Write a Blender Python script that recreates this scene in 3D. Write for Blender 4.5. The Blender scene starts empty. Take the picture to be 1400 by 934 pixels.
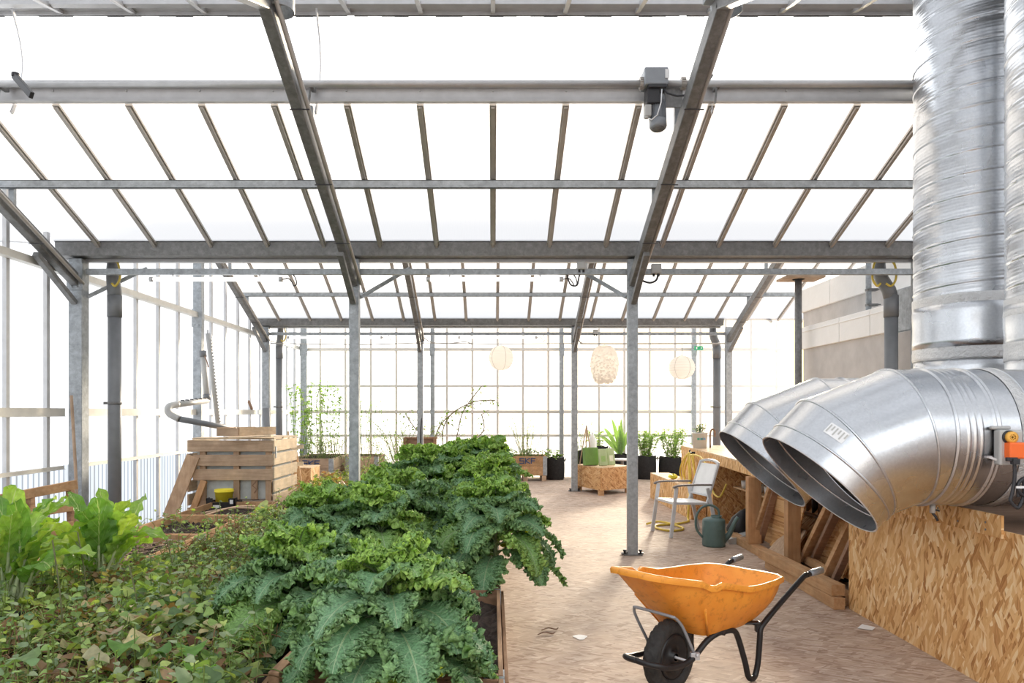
import bpy, math, random
import numpy as np
from mathutils import Vector, Matrix, Euler

# ---------------------------------------------------------------- camera, sky, sun, exposure
SC = bpy.context.scene
COL = SC.collection
F = 1000.0                       # focal length in pixels of the 1400 px wide frame
VX, VY, EYE = 674.0, 563.0, 1.55 # vanishing point and eye height
cam_d = bpy.data.cameras.new('camera')
cam = bpy.data.objects.new('camera', cam_d); COL.objects.link(cam)
cam.location = (0, 0, EYE); cam.rotation_euler = (math.pi/2, 0, 0)
cam_d.sensor_fit = 'HORIZONTAL'; cam_d.sensor_width = 36.0
cam_d.lens = 36.0*F/1400.0
cam_d.shift_x = (700-VX)/1400.0; cam_d.shift_y = (VY-467)/1400.0
cam_d.clip_start = 0.05; cam_d.clip_end = 300
SC.camera = cam

SC.view_settings.view_transform = 'Standard'
SC.view_settings.look = 'None'
SC.view_settings.exposure = 0.22
SC.view_settings.gamma = 1.0
SC.view_settings.use_curve_mapping = False

SUN_DIR = Vector((0.36, 1.0, 0.24)).normalized()   # towards the sun
world = bpy.data.worlds.new('world'); SC.world = world; world.use_nodes = True
wn, wl = world.node_tree.nodes, world.node_tree.links
wn.clear()
w_out = wn.new('ShaderNodeOutputWorld'); w_bg = wn.new('ShaderNodeBackground')
w_tc = wn.new('ShaderNodeTexCoord'); w_dot = wn.new('ShaderNodeVectorMath'); w_dot.operation = 'DOT_PRODUCT'
w_nrm = wn.new('ShaderNodeVectorMath'); w_nrm.operation = 'NORMALIZE'
wl.new(w_tc.outputs['Generated'], w_nrm.inputs[0]); wl.new(w_nrm.outputs[0], w_dot.inputs[0]); w_dot.inputs[1].default_value = Vector((.35,1,.07)).normalized()
w_ramp = wn.new('ShaderNodeValToRGB')
e = w_ramp.color_ramp.elements
e[0].position = 0.0; e[0].color = (0.93, 0.965, 1.0, 1)
e[1].position = 1.0; e[1].color = (1.0, 0.80, 0.44, 1)
m_ = w_ramp.color_ramp.elements.new(0.93); m_.color = (1.0, 0.985, 0.96, 1)
wl.new(w_dot.outputs['Value'], w_ramp.inputs[0]); wl.new(w_ramp.outputs[0], w_bg.inputs[0])
w_bg.inputs[1].default_value = 1.95
wl.new(w_bg.outputs[0], w_out.inputs[0])

sun_d = bpy.data.lights.new('sun', 'SUN'); sun_d.energy = 8.5; sun_d.angle = math.radians(9); sun_d.color = (1.0, 0.86, 0.66)
sun = bpy.data.objects.new('sun', sun_d); COL.objects.link(sun)
sun.rotation_euler = (-SUN_DIR).to_track_quat('-Z', 'Y').to_euler(); sun.location = (6, 16, 8)

SC.cycles.max_bounces = 8
SC.cycles.transmission_bounces = 8
SC.cycles.transparent_max_bounces = 16
SC.cycles.sample_clamp_indirect = 4.0
SC.cycles.caustics_reflective = False
SC.cycles.caustics_refractive = False

# ---------------------------------------------------------------- helpers
R = random.Random(7)
def P(px, py, Y): return Vector(((px-VX)/F*Y, Y, EYE+(VY-py)/F*Y))
def G(px, py, z=0.0):
    Y = (EYE-z)*F/(py-VY); return P(px, py, Y)

class MB:
    def __init__(s): s.v = []; s.f = []; s.uv = None; s.col = None; s.sm = []
    def add(s, vs, fs, smooth=False):
        b = len(s.v); s.v += [tuple(p) for p in vs]
        s.f += [tuple(i+b for i in f) for f in fs]; s.sm += [smooth]*len(fs)
    def box(s, c, size, rot=None, taper=None):
        hx, hy, hz = size[0]/2, size[1]/2, size[2]/2
        M = rot.to_matrix() if isinstance(rot, Euler) else (rot if rot is not None else Matrix.Identity(3))
        vs = []
        for z in (-1, 1):
            k = 1 if (taper is None or z < 0) else taper
            for x, y in ((-1,-1),(1,-1),(1,1),(-1,1)):
                vs.append(Vector(c)+M@Vector((x*hx*k, y*hy*k, z*hz)))
        s.add(vs, [(3,2,1,0),(4,5,6,7),(0,1,5,4),(1,2,6,5),(2,3,7,6),(3,0,4,7)])
        return s
    def span(s, x0, x1, y0, y1, z0, z1):
        return s.box(((x0+x1)/2,(y0+y1)/2,(z0+z1)/2),(abs(x1-x0),abs(y1-y0),abs(z1-z0)))
    def beam(s, a, b, w, h, up=(0,0,1)):
        a, b = Vector(a), Vector(b); d = (b-a); L = d.length; d.normalize()
        up = Vector(up)
        x = d.cross(up)
        if x.length < 1e-4: x = d.cross(Vector((1,0,0)))
        x.normalize(); z = x.cross(d).normalized()
        M = Matrix((x, d, z)).transposed()
        return s.box((a+b)/2, (w, L, h), M)
    def tube(s, pts, r, seg=10, cap=True, close=False):
        pts = [Vector(p) for p in pts]; n = len(pts)
        rs = r if isinstance(r, (list, tuple)) else [r]*n
        vs = []; prev = None
        for i in range(n):
            if close: t = pts[(i+1) % n]-pts[i-1]
            elif i == 0: t = pts[1]-pts[0]
            elif i == n-1: t = pts[-1]-pts[-2]
            else: t = (pts[i+1]-pts[i]).normalized()+(pts[i]-pts[i-1]).normalized()
            if t.length < 1e-9: t = Vector((0,0,1))
            t.normalize()
            if prev is None:
                a = Vector((0,0,1)) if abs(t.z) < .9 else Vector((1,0,0))
                nrm = (a-t*a.dot(t)).normalized()
            else:
                nrm = prev-t*prev.dot(t)
                nrm = nrm.normalized() if nrm.length > 1e-6 else prev
            prev = nrm; bn = t.cross(nrm)
            for k in range(seg):
                an = 2*math.pi*k/seg
                vs.append(pts[i]+(nrm*math.cos(an)+bn*math.sin(an))*rs[i])
        fs = []
        m = n if close else n-1
        for i in range(m):
            j = (i+1) % n
            for k in range(seg):
                k2 = (k+1) % seg
                fs.append((i*seg+k, i*seg+k2, j*seg+k2, j*seg+k))
        s.add(vs, fs, True)
        if cap and not close:
            b = len(s.v)-len(vs)
            s.f.append(tuple(b+k for k in reversed(range(seg)))); s.sm.append(False)
            s.f.append(tuple(b+(n-1)*seg+k for k in range(seg))); s.sm.append(False)
        return s
    def lathe(s, prof, c, seg=24, M=None, smooth=True):
        c = Vector(c); M = M or Matrix.Identity(3); vs = []; n = len(prof)
        for r, z in prof:
            for k in range(seg):
                an = 2*math.pi*k/seg
                vs.append(c+M@Vector((r*math.cos(an), r*math.sin(an), z)))
        fs = [(i*seg+k, i*seg+(k+1) % seg, (i+1)*seg+(k+1) % seg, (i+1)*seg+k) for i in range(n-1) for k in range(seg)]
        s.add(vs, fs, smooth); return s
    def prism(s, poly, a, b):
        """poly: list of 3D points, extruded along vector b-a (a ignored: offset)"""
        d = Vector(b)-Vector(a); n = len(poly)
        vs = [Vector(p) for p in poly]+[Vector(p)+d for p in poly]
        s.add(vs, [tuple(reversed(range(n))), tuple(range(n, 2*n))]+[(i, (i+1) % n, n+(i+1) % n, n+i) for i in range(n)])
        return s
    def grid(s, A, smooth=True, uv=None, col=None):
        """A: array (n,m,3)"""
        n, m = A.shape[:2]; b = len(s.v)
        s.v += [tuple(p) for p in A.reshape(-1, 3).tolist()]
        idx = np.arange(n*m).reshape(n, m)+b
        q = np.stack([idx[:-1,:-1], idx[:-1,1:], idx[1:,1:], idx[1:,:-1]], -1).reshape(-1, 4)
        s.f += [tuple(t) for t in q.tolist()]; s.sm += [smooth]*len(q)
        if uv is not None:
            if s.uv is None: s.uv = []
            s.uv.append((b, uv.reshape(-1, 2)))
        if col is not None:
            if s.col is None: s.col = []
            s.col += [(b, b+n*m, tuple(col))]
        return s

BASE = {}
def build(name, mb, mat, parent=None, base=None, bevel=0, sub=0):
    if parent is not None: base = BASE[parent.name]
    elif base is None:
        A = np.array(mb.v); mn, mx = A.min(0), A.max(0)
        base = Vector(((mn[0]+mx[0])/2, (mn[1]+mx[1])/2, mn[2]))
    base = Vector(base)
    me = bpy.data.meshes.new(name)
    A = np.array(mb.v, dtype=float)-np.array(base)
    me.from_pydata(A.tolist(), [], mb.f); me.update()
    me.polygons.foreach_set('use_smooth', mb.sm)
    if mb.uv is not None:
        L = me.uv_layers.new(name='UVMap'); vi = np.empty(len(me.loops), dtype=np.int32); me.loops.foreach_get('vertex_index', vi)
        U = np.zeros((len(A), 2), dtype=np.float32)
        for k, t in mb.uv: U[k:k+len(t)] = t
        L.data.foreach_set('uv', U[vi].ravel())
    if mb.col is not None:
        ca = me.color_attributes.new('tint', 'FLOAT_COLOR', 'POINT'); C = np.ones((len(A), 4), dtype=np.float32)
        for a, b, c in mb.col: C[a:b, :3] = c
        ca.data.foreach_set('color', C.ravel())
    o = bpy.data.objects.new(name, me); COL.objects.link(o)
    if mat is not None: me.materials.append(mat)
    if parent is not None:
        o.parent = parent; o.location = (0,0,0)
    else: o.location = base
    BASE[o.name] = base
    if bevel:
        b = o.modifiers.new('bevel', 'BEVEL'); b.width = bevel; b.segments = 2; b.limit_method = 'ANGLE'; b.angle_limit = math.radians(40)
    return o
def empty(name, loc):
    o = bpy.data.objects.new(name, None); COL.objects.link(o); o.location = loc; o.empty_display_size = .1
    BASE[o.name] = Vector(loc); return o
def tag(o, label=None, cat=None, group=None, kind=None):
    if label: o['label'] = label
    if cat: o['category'] = cat
    if group: o['group'] = group
    if kind: o['kind'] = kind
    return o
def thing(name, label, cat, loc, group=None): return tag(empty(name, loc), label, cat, group)
def copy_tree(o, loc=None, rz=0.0, scale=None, label=None, group=None):
    kids = [c for c in o.children]
    r = o.copy(); COL.objects.link(r)
    if loc is not None: r.location = loc
    r.rotation_euler = (0, 0, rz)
    if scale: r.scale = (scale,)*3
    if label: r['label'] = label
    if group: r['group'] = group
    for ch in kids:
        c = ch.copy(); COL.objects.link(c); c.parent = r
        for g in ch.children:
            d = g.copy(); COL.objects.link(d); d.parent = c
    return r

# ---------------------------------------------------------------- materials
def nm(name):
    m = bpy.data.materials.new(name); m.use_nodes = True
    n = m.node_tree.nodes; l = m.node_tree.links
    return m, n, l, n['Principled BSDF']
def coords(n, l, scale=(1,1,1), rot=(0,0,0), kind='Object'):
    tc = n.new('ShaderNodeTexCoord'); mp = n.new('ShaderNodeMapping')
    oi = n.new('ShaderNodeObjectInfo'); ad = n.new('ShaderNodeVectorMath'); ad.operation = 'ADD'
    sc = n.new('ShaderNodeVectorMath'); sc.operation = 'SCALE'; sc.inputs[3].default_value = 7.0
    cx = n.new('ShaderNodeCombineXYZ')
    for i in range(3): l.new(oi.outputs['Random'], cx.inputs[i])
    l.new(cx.outputs[0], sc.inputs[0]); l.new(tc.outputs[kind], ad.inputs[0]); l.new(sc.outputs[0], ad.inputs[1])
    l.new(ad.outputs[0], mp.inputs[0]); mp.inputs['Scale'].default_value = scale; mp.inputs['Rotation'].default_value = rot
    return mp.outputs[0]
def ramp(n, l, src, stops):
    r = n.new('ShaderNodeValToRGB'); el = r.color_ramp.elements
    el[0].position, el[0].color = stops[0][0], tuple(stops[0][1])+(1,)
    el[1].position, el[1].color = stops[-1][0], tuple(stops[-1][1])+(1,)
    for p, c in stops[1:-1]:
        k = el.new(p); k.color = tuple(c)+(1,)
    l.new(src, r.inputs[0]); return r.outputs[0]
def noise(n, l, vec, scale, detail=3, rough=.55):
    t = n.new('ShaderNodeTexNoise'); t.inputs['Scale'].default_value = scale; t.inputs['Detail'].default_value = detail
    t.inputs['Roughness'].default_value = rough; l.new(vec, t.inputs['Vector']); return t.outputs['Fac']
def mixc(n, l, fac, a, b, mode='MIX'):
    m = n.new('ShaderNodeMix'); m.data_type = 'RGBA'; m.blend_type = mode
    if isinstance(fac, (int, float)): m.inputs[0].default_value = fac
    else: l.new(fac, m.inputs[0])
    for i, c in ((6, a), (7, b)):
        if isinstance(c, (tuple, list)): m.inputs[i].default_value = tuple(c)+(1,)
        else: l.new(c, m.inputs[i])
    return m.outputs[2]
def bump(n, l, h, strength, dist, bsdf):
    b = n.new('ShaderNodeBump'); b.inputs['Strength'].default_value = strength; b.inputs['Distance'].default_value = dist
    l.new(h, b.inputs['Height']); l.new(b.outputs[0], bsdf.inputs['Normal']); return b

def simple(name, col, rough=.6, metal=0.0, var=.12, nscale=9, bmp=0.0):
    m, n, l, b = nm(name); c = coords(n, l)
    f = noise(n, l, c, nscale, 4)
    lo = tuple(x*(1-var) for x in col); hi = tuple(min(1, x*(1+var)) for x in col)
    l.new(ramp(n, l, f, [(.3, lo), (.7, hi)]), b.inputs['Base Color'])
    b.inputs['Roughness'].default_value = rough; b.inputs['Metallic'].default_value = metal
    if bmp: bump(n, l, noise(n, l, c, nscale*6, 3), bmp, .01, b)
    return m
def galvanised(name, col, metal=.35, rough=.5, sc=14):
    m, n, l, b = nm(name); c = coords(n, l)
    v = n.new('ShaderNodeTexVoronoi'); v.inputs['Scale'].default_value = sc*2.5; l.new(c, v.inputs['Vector'])
    f = noise(n, l, c, sc, 5, .7)
    c1 = ramp(n, l, f, [(.3, tuple(x*.72 for x in col)), (.55, col), (.75, tuple(min(1, x*1.3) for x in col))])
    cr = ramp(n, l, v.outputs['Color'], [(.2, (.86,)*3), (.8, (1.08,)*3)])
    l.new(mixc(n, l, .7, c1, cr, 'MULTIPLY'), b.inputs['Base Color'])
    b.inputs['Metallic'].default_value = metal; b.inputs['Roughness'].default_value = rough
    return m
def pane(name, tr=.72, col=(.97,.975,.98), trans=(.95,.96,.98), stripes=None, dirt=0.0):
    m = bpy.data.materials.new(name); m.use_nodes = True; n = m.node_tree.nodes; l = m.node_tree.links; n.clear()
    out = n.new('ShaderNodeOutputMaterial'); t = n.new('ShaderNodeBsdfTransparent'); d = n.new('ShaderNodeBsdfTranslucent')
    mx = n.new('ShaderNodeMixShader'); mx.inputs[0].default_value = tr
    tc = n.new('ShaderNodeTexCoord')
    cc = None
    if stripes:
        axis, freq, amt = stripes
        w = n.new('ShaderNodeTexWave'); w.bands_direction = axis; w.inputs['Scale'].default_value = freq; w.inputs['Distortion'].default_value = 0
        l.new(tc.outputs['Object'], w.inputs['Vector'])
        cc = ramp(n, l, w.outputs['Fac'], [(.0, tuple(x*(1-amt) for x in col)), (.35, col), (1, col)])
    if dirt:
        mp = n.new('ShaderNodeMapping'); mp.inputs['Scale'].default_value = (3, 3, .5); l.new(tc.outputs['Object'], mp.inputs[0])
        f = noise(n, l, mp.outputs[0], 2.2, 6, .6)
        dr = ramp(n, l, f, [(.5, (1,1,1)), (.72, (1-dirt*.6, 1-dirt*.75, 1-dirt))])
        cc = mixc(n, l, 1.0, cc if cc is not None else col, dr, 'MULTIPLY')
    for s in (t, d):
        if cc is not None: l.new(cc, s.inputs[0])
        else: s.inputs[0].default_value = tuple(col)+(1,)
    l.new(d.outputs[0], mx.inputs[1]); l.new(t.outputs[0], mx.inputs[2]); l.new(mx.outputs[0], out.inputs[0])
    return m

def osb(name, axis, stops, grain=(.12,), rough=.75, sc=1.0, worn=0.0, angles=(0.0, .7, -.8)):
    """strand board seen on the faces whose normal is the given axis: long flakes lying at several angles"""
    m, n, l, b = nm(name)
    rot = {'z': (0,0,0), 'x': (0, math.pi/2, 0), 'y': (math.pi/2, 0, 0)}[axis]
    tc = coords(n, l)
    sp = n.new('ShaderNodeSeparateXYZ'); l.new(tc, sp.inputs[0])
    cb = n.new('ShaderNodeCombineXYZ')
    o = {'z': ('X','Y'), 'x': ('Y','Z'), 'y': ('X','Z')}[axis]
    l.new(sp.outputs[o[0]], cb.inputs[0]); l.new(sp.outputs[o[1]], cb.inputs[1])
    base = cb.outputs[0]
    # slight warping
    nz = n.new('ShaderNodeTexNoise'); nz.inputs['Scale'].default_value = 14*sc; nz.inputs['Detail'].default_value = 2; l.new(base, nz.inputs['Vector'])
    wv = n.new('ShaderNodeVectorMath'); wv.operation = 'MULTIPLY_ADD'; l.new(nz.outputs['Color'], wv.inputs[0]); wv.inputs[1].default_value = (.016/sc,.016/sc,0); l.new(base, wv.inputs[2])
    layers = []; edges = []
    for i, a in enumerate(angles):
        ks = (1.0, .78, 1.3)[i % 3]
        mp = n.new('ShaderNodeMapping'); mp.inputs['Rotation'].default_value = (0,0,a); mp.inputs['Location'].default_value = (3.1*i, 1.7*i, 0)
        l.new(wv.outputs[0], mp.inputs[0])
        m2 = n.new('ShaderNodeMapping'); m2.inputs['Scale'].default_value = (46*sc*ks, 9.5*sc*ks, 1); l.new(mp.outputs[0], m2.inputs[0])
        v = n.new('ShaderNodeTexVoronoi'); v.voronoi_dimensions = '2D'; v.inputs['Scale'].default_value = 1.0; l.new(m2.outputs[0], v.inputs['Vector'])
        sx = n.new('ShaderNodeSeparateColor'); l.new(v.outputs['Color'], sx.inputs[0])
        g = n.new('ShaderNodeMapping'); g.inputs['Scale'].default_value = (150*sc, 10*sc, 1); l.new(mp.outputs[0], g.inputs[0])
        gr = noise(n, l, g.outputs[0], 1.0, 2)
        ma = n.new('ShaderNodeMath'); ma.operation = 'MULTIPLY_ADD'; l.new(gr, ma.inputs[0]); ma.inputs[1].default_value = .6; l.new(sx.outputs[0], ma.inputs[2])
        mb_ = n.new('ShaderNodeMath'); mb_.operation = 'SUBTRACT'; l.new(ma.outputs[0], mb_.inputs[0]); mb_.inputs[1].default_value = .30
        layers.append((mb_.outputs[0], sx.outputs[1]))
    val, _ = layers[0]
    for v2, sel in layers[1:]:
        th = n.new('ShaderNodeMath'); th.operation = 'GREATER_THAN'; l.new(sel, th.inputs[0]); th.inputs[1].default_value = .55
        mx = n.new('ShaderNodeMix'); l.new(th.outputs[0], mx.inputs[0]); l.new(val, mx.inputs[2]); l.new(v2, mx.inputs[3]); val = mx.outputs[0]
    col = ramp(n, l, val, stops)
    if worn:
        f = noise(n, l, base, 1.1, 6, .62)
        wr = ramp(n, l, f, [(.35, (.80,.79,.80)), (.6, (1.03,1.02,1.0))])
        col = mixc(n, l, worn, col, wr, 'MULTIPLY')
    l.new(col, b.inputs['Base Color']); b.inputs['Roughness'].default_value = rough
    b.inputs['Specular IOR Level'].default_value = .3
    bump(n, l, val, .25, .002, b)
    return m
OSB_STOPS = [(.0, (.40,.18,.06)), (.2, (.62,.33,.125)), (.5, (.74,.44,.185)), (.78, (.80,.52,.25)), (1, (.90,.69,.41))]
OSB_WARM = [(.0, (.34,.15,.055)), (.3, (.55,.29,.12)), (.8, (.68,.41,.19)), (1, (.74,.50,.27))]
def wood(name, c1, c2, axis=0, rough=.75, sc=1.0, stain=.25):
    m, n, l, b = nm(name)
    s = [3.0*sc]*3
    for i in range(3):
        if i != axis: s[i] = 34*sc
    f = noise(n, l, coords(n, l, tuple(s)), 1.0, 5, .6)
    k = noise(n, l, coords(n, l), 5*sc, 4, .6)
    c = ramp(n, l, f, [(.3, c1), (.7, c2)])
    st = ramp(n, l, k, [(.35, (1-stain,)*3), (.65, (1.0,)*3)])
    oi = n.new('ShaderNodeObjectInfo')
    rv = ramp(n, l, oi.outputs['Random'], [(0, (.86,.85,.84)), (1, (1.08,1.06,1.04))])
    l.new(mixc(n, l, 1.0, mixc(n, l, 1.0, c, st, 'MULTIPLY'), rv, 'MULTIPLY'), b.inputs['Base Color'])
    b.inputs['Roughness'].default_value = rough; b.inputs['Specular IOR Level'].default_value = .25
    bump(n, l, f, .2, .002, b)
    return m
def leafmat(name, mul=(1,1,1), trans=.35, rough=.5, vein=0.0, veincol=(.45,.55,.25)):
    m, n, l, b = nm(name)
    at = n.new('ShaderNodeAttribute'); at.attribute_name = 'tint'
    f = noise(n, l, coords(n, l), 110 if vein and vein < .02 else 30, 3)
    lo_, hi_ = (.70, 1.38) if vein and vein < .02 else (.8, 1.15)
    vr = ramp(n, l, f, [(.32, tuple(lo_*x for x in mul)), (.68, tuple(hi_*x for x in mul))])
    c = mixc(n, l, 1.0, at.outputs['Color'], vr, 'MULTIPLY')
    if vein:
        uv = n.new('ShaderNodeUVMap'); sx = n.new('ShaderNodeSeparateXYZ'); l.new(uv.outputs[0], sx.inputs[0])
        ab = n.new('ShaderNodeMath'); ab.operation = 'ABSOLUTE'; l.new(sx.outputs[0], ab.inputs[0])
        mid = ramp(n, l, ab.outputs[0], [(.0, (1,1,1)), (vein, (.9,.9,.9)), (vein*1.9, (0,0,0))])
        q = n.new('ShaderNodeMath'); q.operation = 'MULTIPLY_ADD'; l.new(ab.outputs[0], q.inputs[0]); q.inputs[1].default_value = -.20; l.new(sx.outputs[1], q.inputs[2])
        q2 = n.new('ShaderNodeMath'); q2.operation = 'MULTIPLY'; l.new(q.outputs[0], q2.inputs[0]); q2.inputs[1].default_value = 9.0
        q3 = n.new('ShaderNodeMath'); q3.operation = 'PINGPONG'; l.new(q2.outputs[0], q3.inputs[0]); q3.inputs[1].default_value = .5
        lat = ramp(n, l, q3.outputs[0], [(.0, (.55,.55,.55)), (.06, (0,0,0))])
        fade = ramp(n, l, ab.outputs[0], [(.45, (1,1,1)), (.85, (0,0,0))])
        lat2 = mixc(n, l, 1.0, lat, fade, 'MULTIPLY')
        both = mixc(n, l, 1.0, mid, lat2, 'LIGHTEN')
        c = mixc(n, l, both, c, veincol)
    l.new(c, b.inputs['Base Color']); b.inputs['Roughness'].default_value = rough; b.inputs['Specular IOR Level'].default_value = .35
    if trans:
        td = n.new('ShaderNodeBsdfTranslucent'); mx = n.new('ShaderNodeMixShader'); mx.inputs[0].default_value = trans
        tcol = mixc(n, l, 1.0, c, (1.25,1.35,.55), 'MULTIPLY'); l.new(tcol, td.inputs[0])
        out = n['Material Output']; l.new(b.outputs[0], mx.inputs[1]); l.new(td.outputs[0], mx.inputs[2]); l.new(mx.outputs[0], out.inputs[0])
    return m

M = {}
M['galv'] = galvanised('galvanised steel', (.40,.43,.46), .25, .5)
M['galvd'] = galvanised('dark shaded galvanised steel', (.215,.215,.215), .3, .5)  # darker copy of the galvanised steel, rafter shade put into its colour
M['alu'] = simple('aluminium profile', (.56,.56,.57), .42, .35, .08)
M['endbar_glare'] = simple('glare washed end wall bar', (.74,.70,.65), .5, .1, .05)  # aluminium made lighter and warmer: far end glare put into its colour
M['bar'] = simple('glazing bar', (.47,.44,.41), .45, .3, .08)
M['rail'] = simple('pale wall rail', (.70,.68,.63), .5, .2, .06)
M['pipe'] = simple('grey plastic pipe', (.20,.21,.225), .4, 0, .08)
M['pvc'] = simple('light grey plastic tube', (.50,.50,.49), .4, 0, .08)
M['roofpane'] = pane('roof sheet', .04, (.515,.513,.523), stripes=('X', 18, .03))
M['wallpane'] = pane('wall sheet', .35, (.66,.66,.665), stripes=('Y', 14, .03), dirt=.22)
M['endpane'] = pane('end wall sheet', .8, (.985,.985,.985), stripes=('X', 14, .02), dirt=.05)
M['corr'] = pane('corrugated wall sheet', .04, (.47,.50,.54), stripes=('Y', 3.6, .55), dirt=.3)
M['corrx'] = pane('corrugated end sheet', .15, (.62,.62,.61), stripes=('X', 3.5, .22), dirt=.1)
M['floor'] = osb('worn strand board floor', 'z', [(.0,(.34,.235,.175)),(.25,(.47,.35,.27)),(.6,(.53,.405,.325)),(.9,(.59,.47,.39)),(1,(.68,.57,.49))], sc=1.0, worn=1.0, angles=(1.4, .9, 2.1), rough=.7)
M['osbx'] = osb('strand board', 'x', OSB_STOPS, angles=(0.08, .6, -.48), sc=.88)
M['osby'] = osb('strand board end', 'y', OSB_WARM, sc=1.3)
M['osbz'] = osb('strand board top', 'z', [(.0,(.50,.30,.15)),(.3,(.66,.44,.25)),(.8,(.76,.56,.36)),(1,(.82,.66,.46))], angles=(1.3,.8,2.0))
M['pine'] = wood('pine timber', (.52,.29,.14), (.68,.44,.25), 1)
M['pinez'] = wood('upright pine timber', (.50,.27,.13), (.64,.39,.21), 2)
M['pallet'] = wood('grey brown pallet wood', (.48,.33,.225), (.66,.49,.35), 0)
M['palletz'] = wood('pallet wood upright', (.46,.30,.19), (.62,.44,.30), 2)
M['pally'] = wood('sun brightened pallet wood', (.72,.54,.36), (.86,.70,.52), 1)  # brighter copy of the pallet wood, sunlight on side boards put into colour
M['bedwood'] = wood('bed board', (.30,.17,.10), (.52,.33,.20), 1, stain=.35)
M['bedwoodx'] = wood('bed cross board', (.27,.15,.09), (.46,.28,.17), 0, stain=.35)
M['soil'] = simple('soil', (.055,.038,.030), .95, 0, .6, 18, .9)
M['black'] = simple('black plastic', (.012,.012,.014), .42, 0, .2)
M['felt'] = simple('black felt', (.020,.018,.018), .95, 0, .3, 30, .5)
M['white'] = simple('white plastic', (.86,.87,.88), .45, 0, .04)
M['whitemetal'] = simple('white painted metal', (.66,.67,.70), .4, 0, .05)
M['concrete'] = simple('grey rough render', (.60,.575,.56), .9, 0, .10, 3.5, .2)
M['whiteblock'] = simple('white insulation band', (.97,.965,.95), .85, 0, .03, 5, .3)
M['yellow'] = simple('yellow plastic', (.95,.80,.05), .45, 0, .05)
M['hose'] = simple('yellow hose', (.80,.60,.10), .45, 0, .1)
M['orange'] = simple('orange housing', (.95,.17,.03), .5, 0, .05)
M['green'] = simple('green plastic', (.10,.165,.16), .45, 0, .12)
M['cord'] = simple('dark cable', (.03,.03,.035), .5, 0, .1)
M['greysteel'] = simple('grey motor paint', (.28,.30,.33), .4, .2, .1)
M['rubber'] = simple('tyre rubber', (.035,.034,.033), .8, 0, .35, 25, .4)
M['brownb'] = wood('dark brown board', (.30,.185,.125), (.43,.28,.20), 0)
M['stick'] = wood('wooden stick', (.50,.36,.26), (.62,.46,.34), 2)
# ---------------------------------------------------------------- the greenhouse
SL = 0.425                      # roof pitch (rise per metre)
Y1, Y2, Y3 = 7.93, 14.24, 17.36 # first gutter, second gutter, end wall
D2 = .085                       # the rear bays stand a little further over
RIDGE1, RIDGE2 = 4.80, 11.08
def roof_z(Y):
    if Y <= RIDGE1: return 3.343+(7.794-RIDGE1)*SL-(RIDGE1-Y)*SL
    if Y <= 7.794: return 3.343+(7.794-Y)*SL
    if Y <= 8.1: return 3.343
    if Y <= RIDGE2: return 3.343+(Y-8.1)*SL
    if Y <= 14.07: return 3.343+(14.07-Y)*SL
    if Y <= 14.4: return 3.343
    return 3.343+(Y-14.4)*SL
ZR = roof_z(RIDGE1)
XL, XR = -4.66, 5.2

fl = MB(); fl.span(-4.75, 7.5, -4.6, 17.6, -.12, 0)
build('floor', fl, M['floor']).__setitem__('kind', 'structure')

def structure(name): return tag(empty(name, (0,0,0)), kind='structure')

# roof: one assembly per slope
def roof_slope(name, ya, yb, x0, x1, off, purlins, panel_to=None, xbars=None):
    """glazing between ya (upper) and yb (lower edge)"""
    r = structure(name)
    za, zb = roof_z(ya), roof_z(yb)
    mb = MB(); mb.add([(x0,ya,za),(x1,ya,za),(x1,yb,zb),(x0,yb,zb)], [(0,1,2,3)])
    build('roof_sheet', mb, M['roofpane'], r)
    k0 = math.ceil((x0-off)/.6); k1 = math.floor((x1-off)/.6)
    for k in range(k0, k1+1):
        x = off+.6*k
        b = MB(); b.beam((x,ya,za-.020), (x,yb,zb-.020), .056, .022); b.beam((x,ya,za-.042), (x,yb,zb-.042), .030, .024)
        build('glazing_bar', b, M['bar'], r)
    for (yp, h) in purlins:
        z = roof_z(yp)
        b = MB(); b.span(x0, x1, yp-.004, yp+.004, z-.06-h, z-.06)          # web
        b.span(x0, x1, yp-.03, yp+.004, z-.06-h, z-.054-h); b.span(x0, x1, yp-.004, yp+.03, z-.066, z-.06)
        b.span(x0, x1, yp-.03, yp-.026, z-.06-h, z-.045-h)
        build('purlin', b, M['galv'], r)
    return r
top1 = 6.02
rf = roof_slope('ceiling', top1, 7.80, XL, XR, 0.0, [(6.80, .085)])
roof_slope('ceiling', RIDGE2, 14.07, XL+D2, 7.0, D2+.0, [(13.12,.075), (12.1,.075)])
roof_slope('ceiling', RIDGE2, 8.12, XL+D2, 7.0, D2, [(9.3,.075), (10.3,.075)])
roof_slope('ceiling', Y3+.05, 14.42, XL+D2, 7.0, D2, [(15.6,.075)])
roof_slope('ceiling', RIDGE1, 1.67, XL, 7.0, 0.0, [(3.6,.085),(2.5,.085)])
wf = structure('wall_front_unseen')  # unseen end structure behind the camera, added for reflections in the ducts
b = MB(); b.span(-4.7, 7.5, -4.6, -4.45, 0, 2.6); build('rendered_wall', b, M['concrete'], wf)
b = MB()
for k in range(9): b.span(-4.5+1.4*k, -4.4+1.4*k, -4.45, -4.38, 2.6, 4.5)
build('upper_frame', b, M['galv'], wf)
b = MB(); b.span(6.9, 7.1, -4.6, 8.1, 0, 3.3); build('side_wall_unseen', b, M['concrete'], wf)  # unseen wall, added for the darker side of the duct reflections
b = MB(); b.span(-4.66, 6.9, 1.55, 1.8, 3.22, 3.37); build('gutter_trough', b, M['galvd'], wf)

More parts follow.
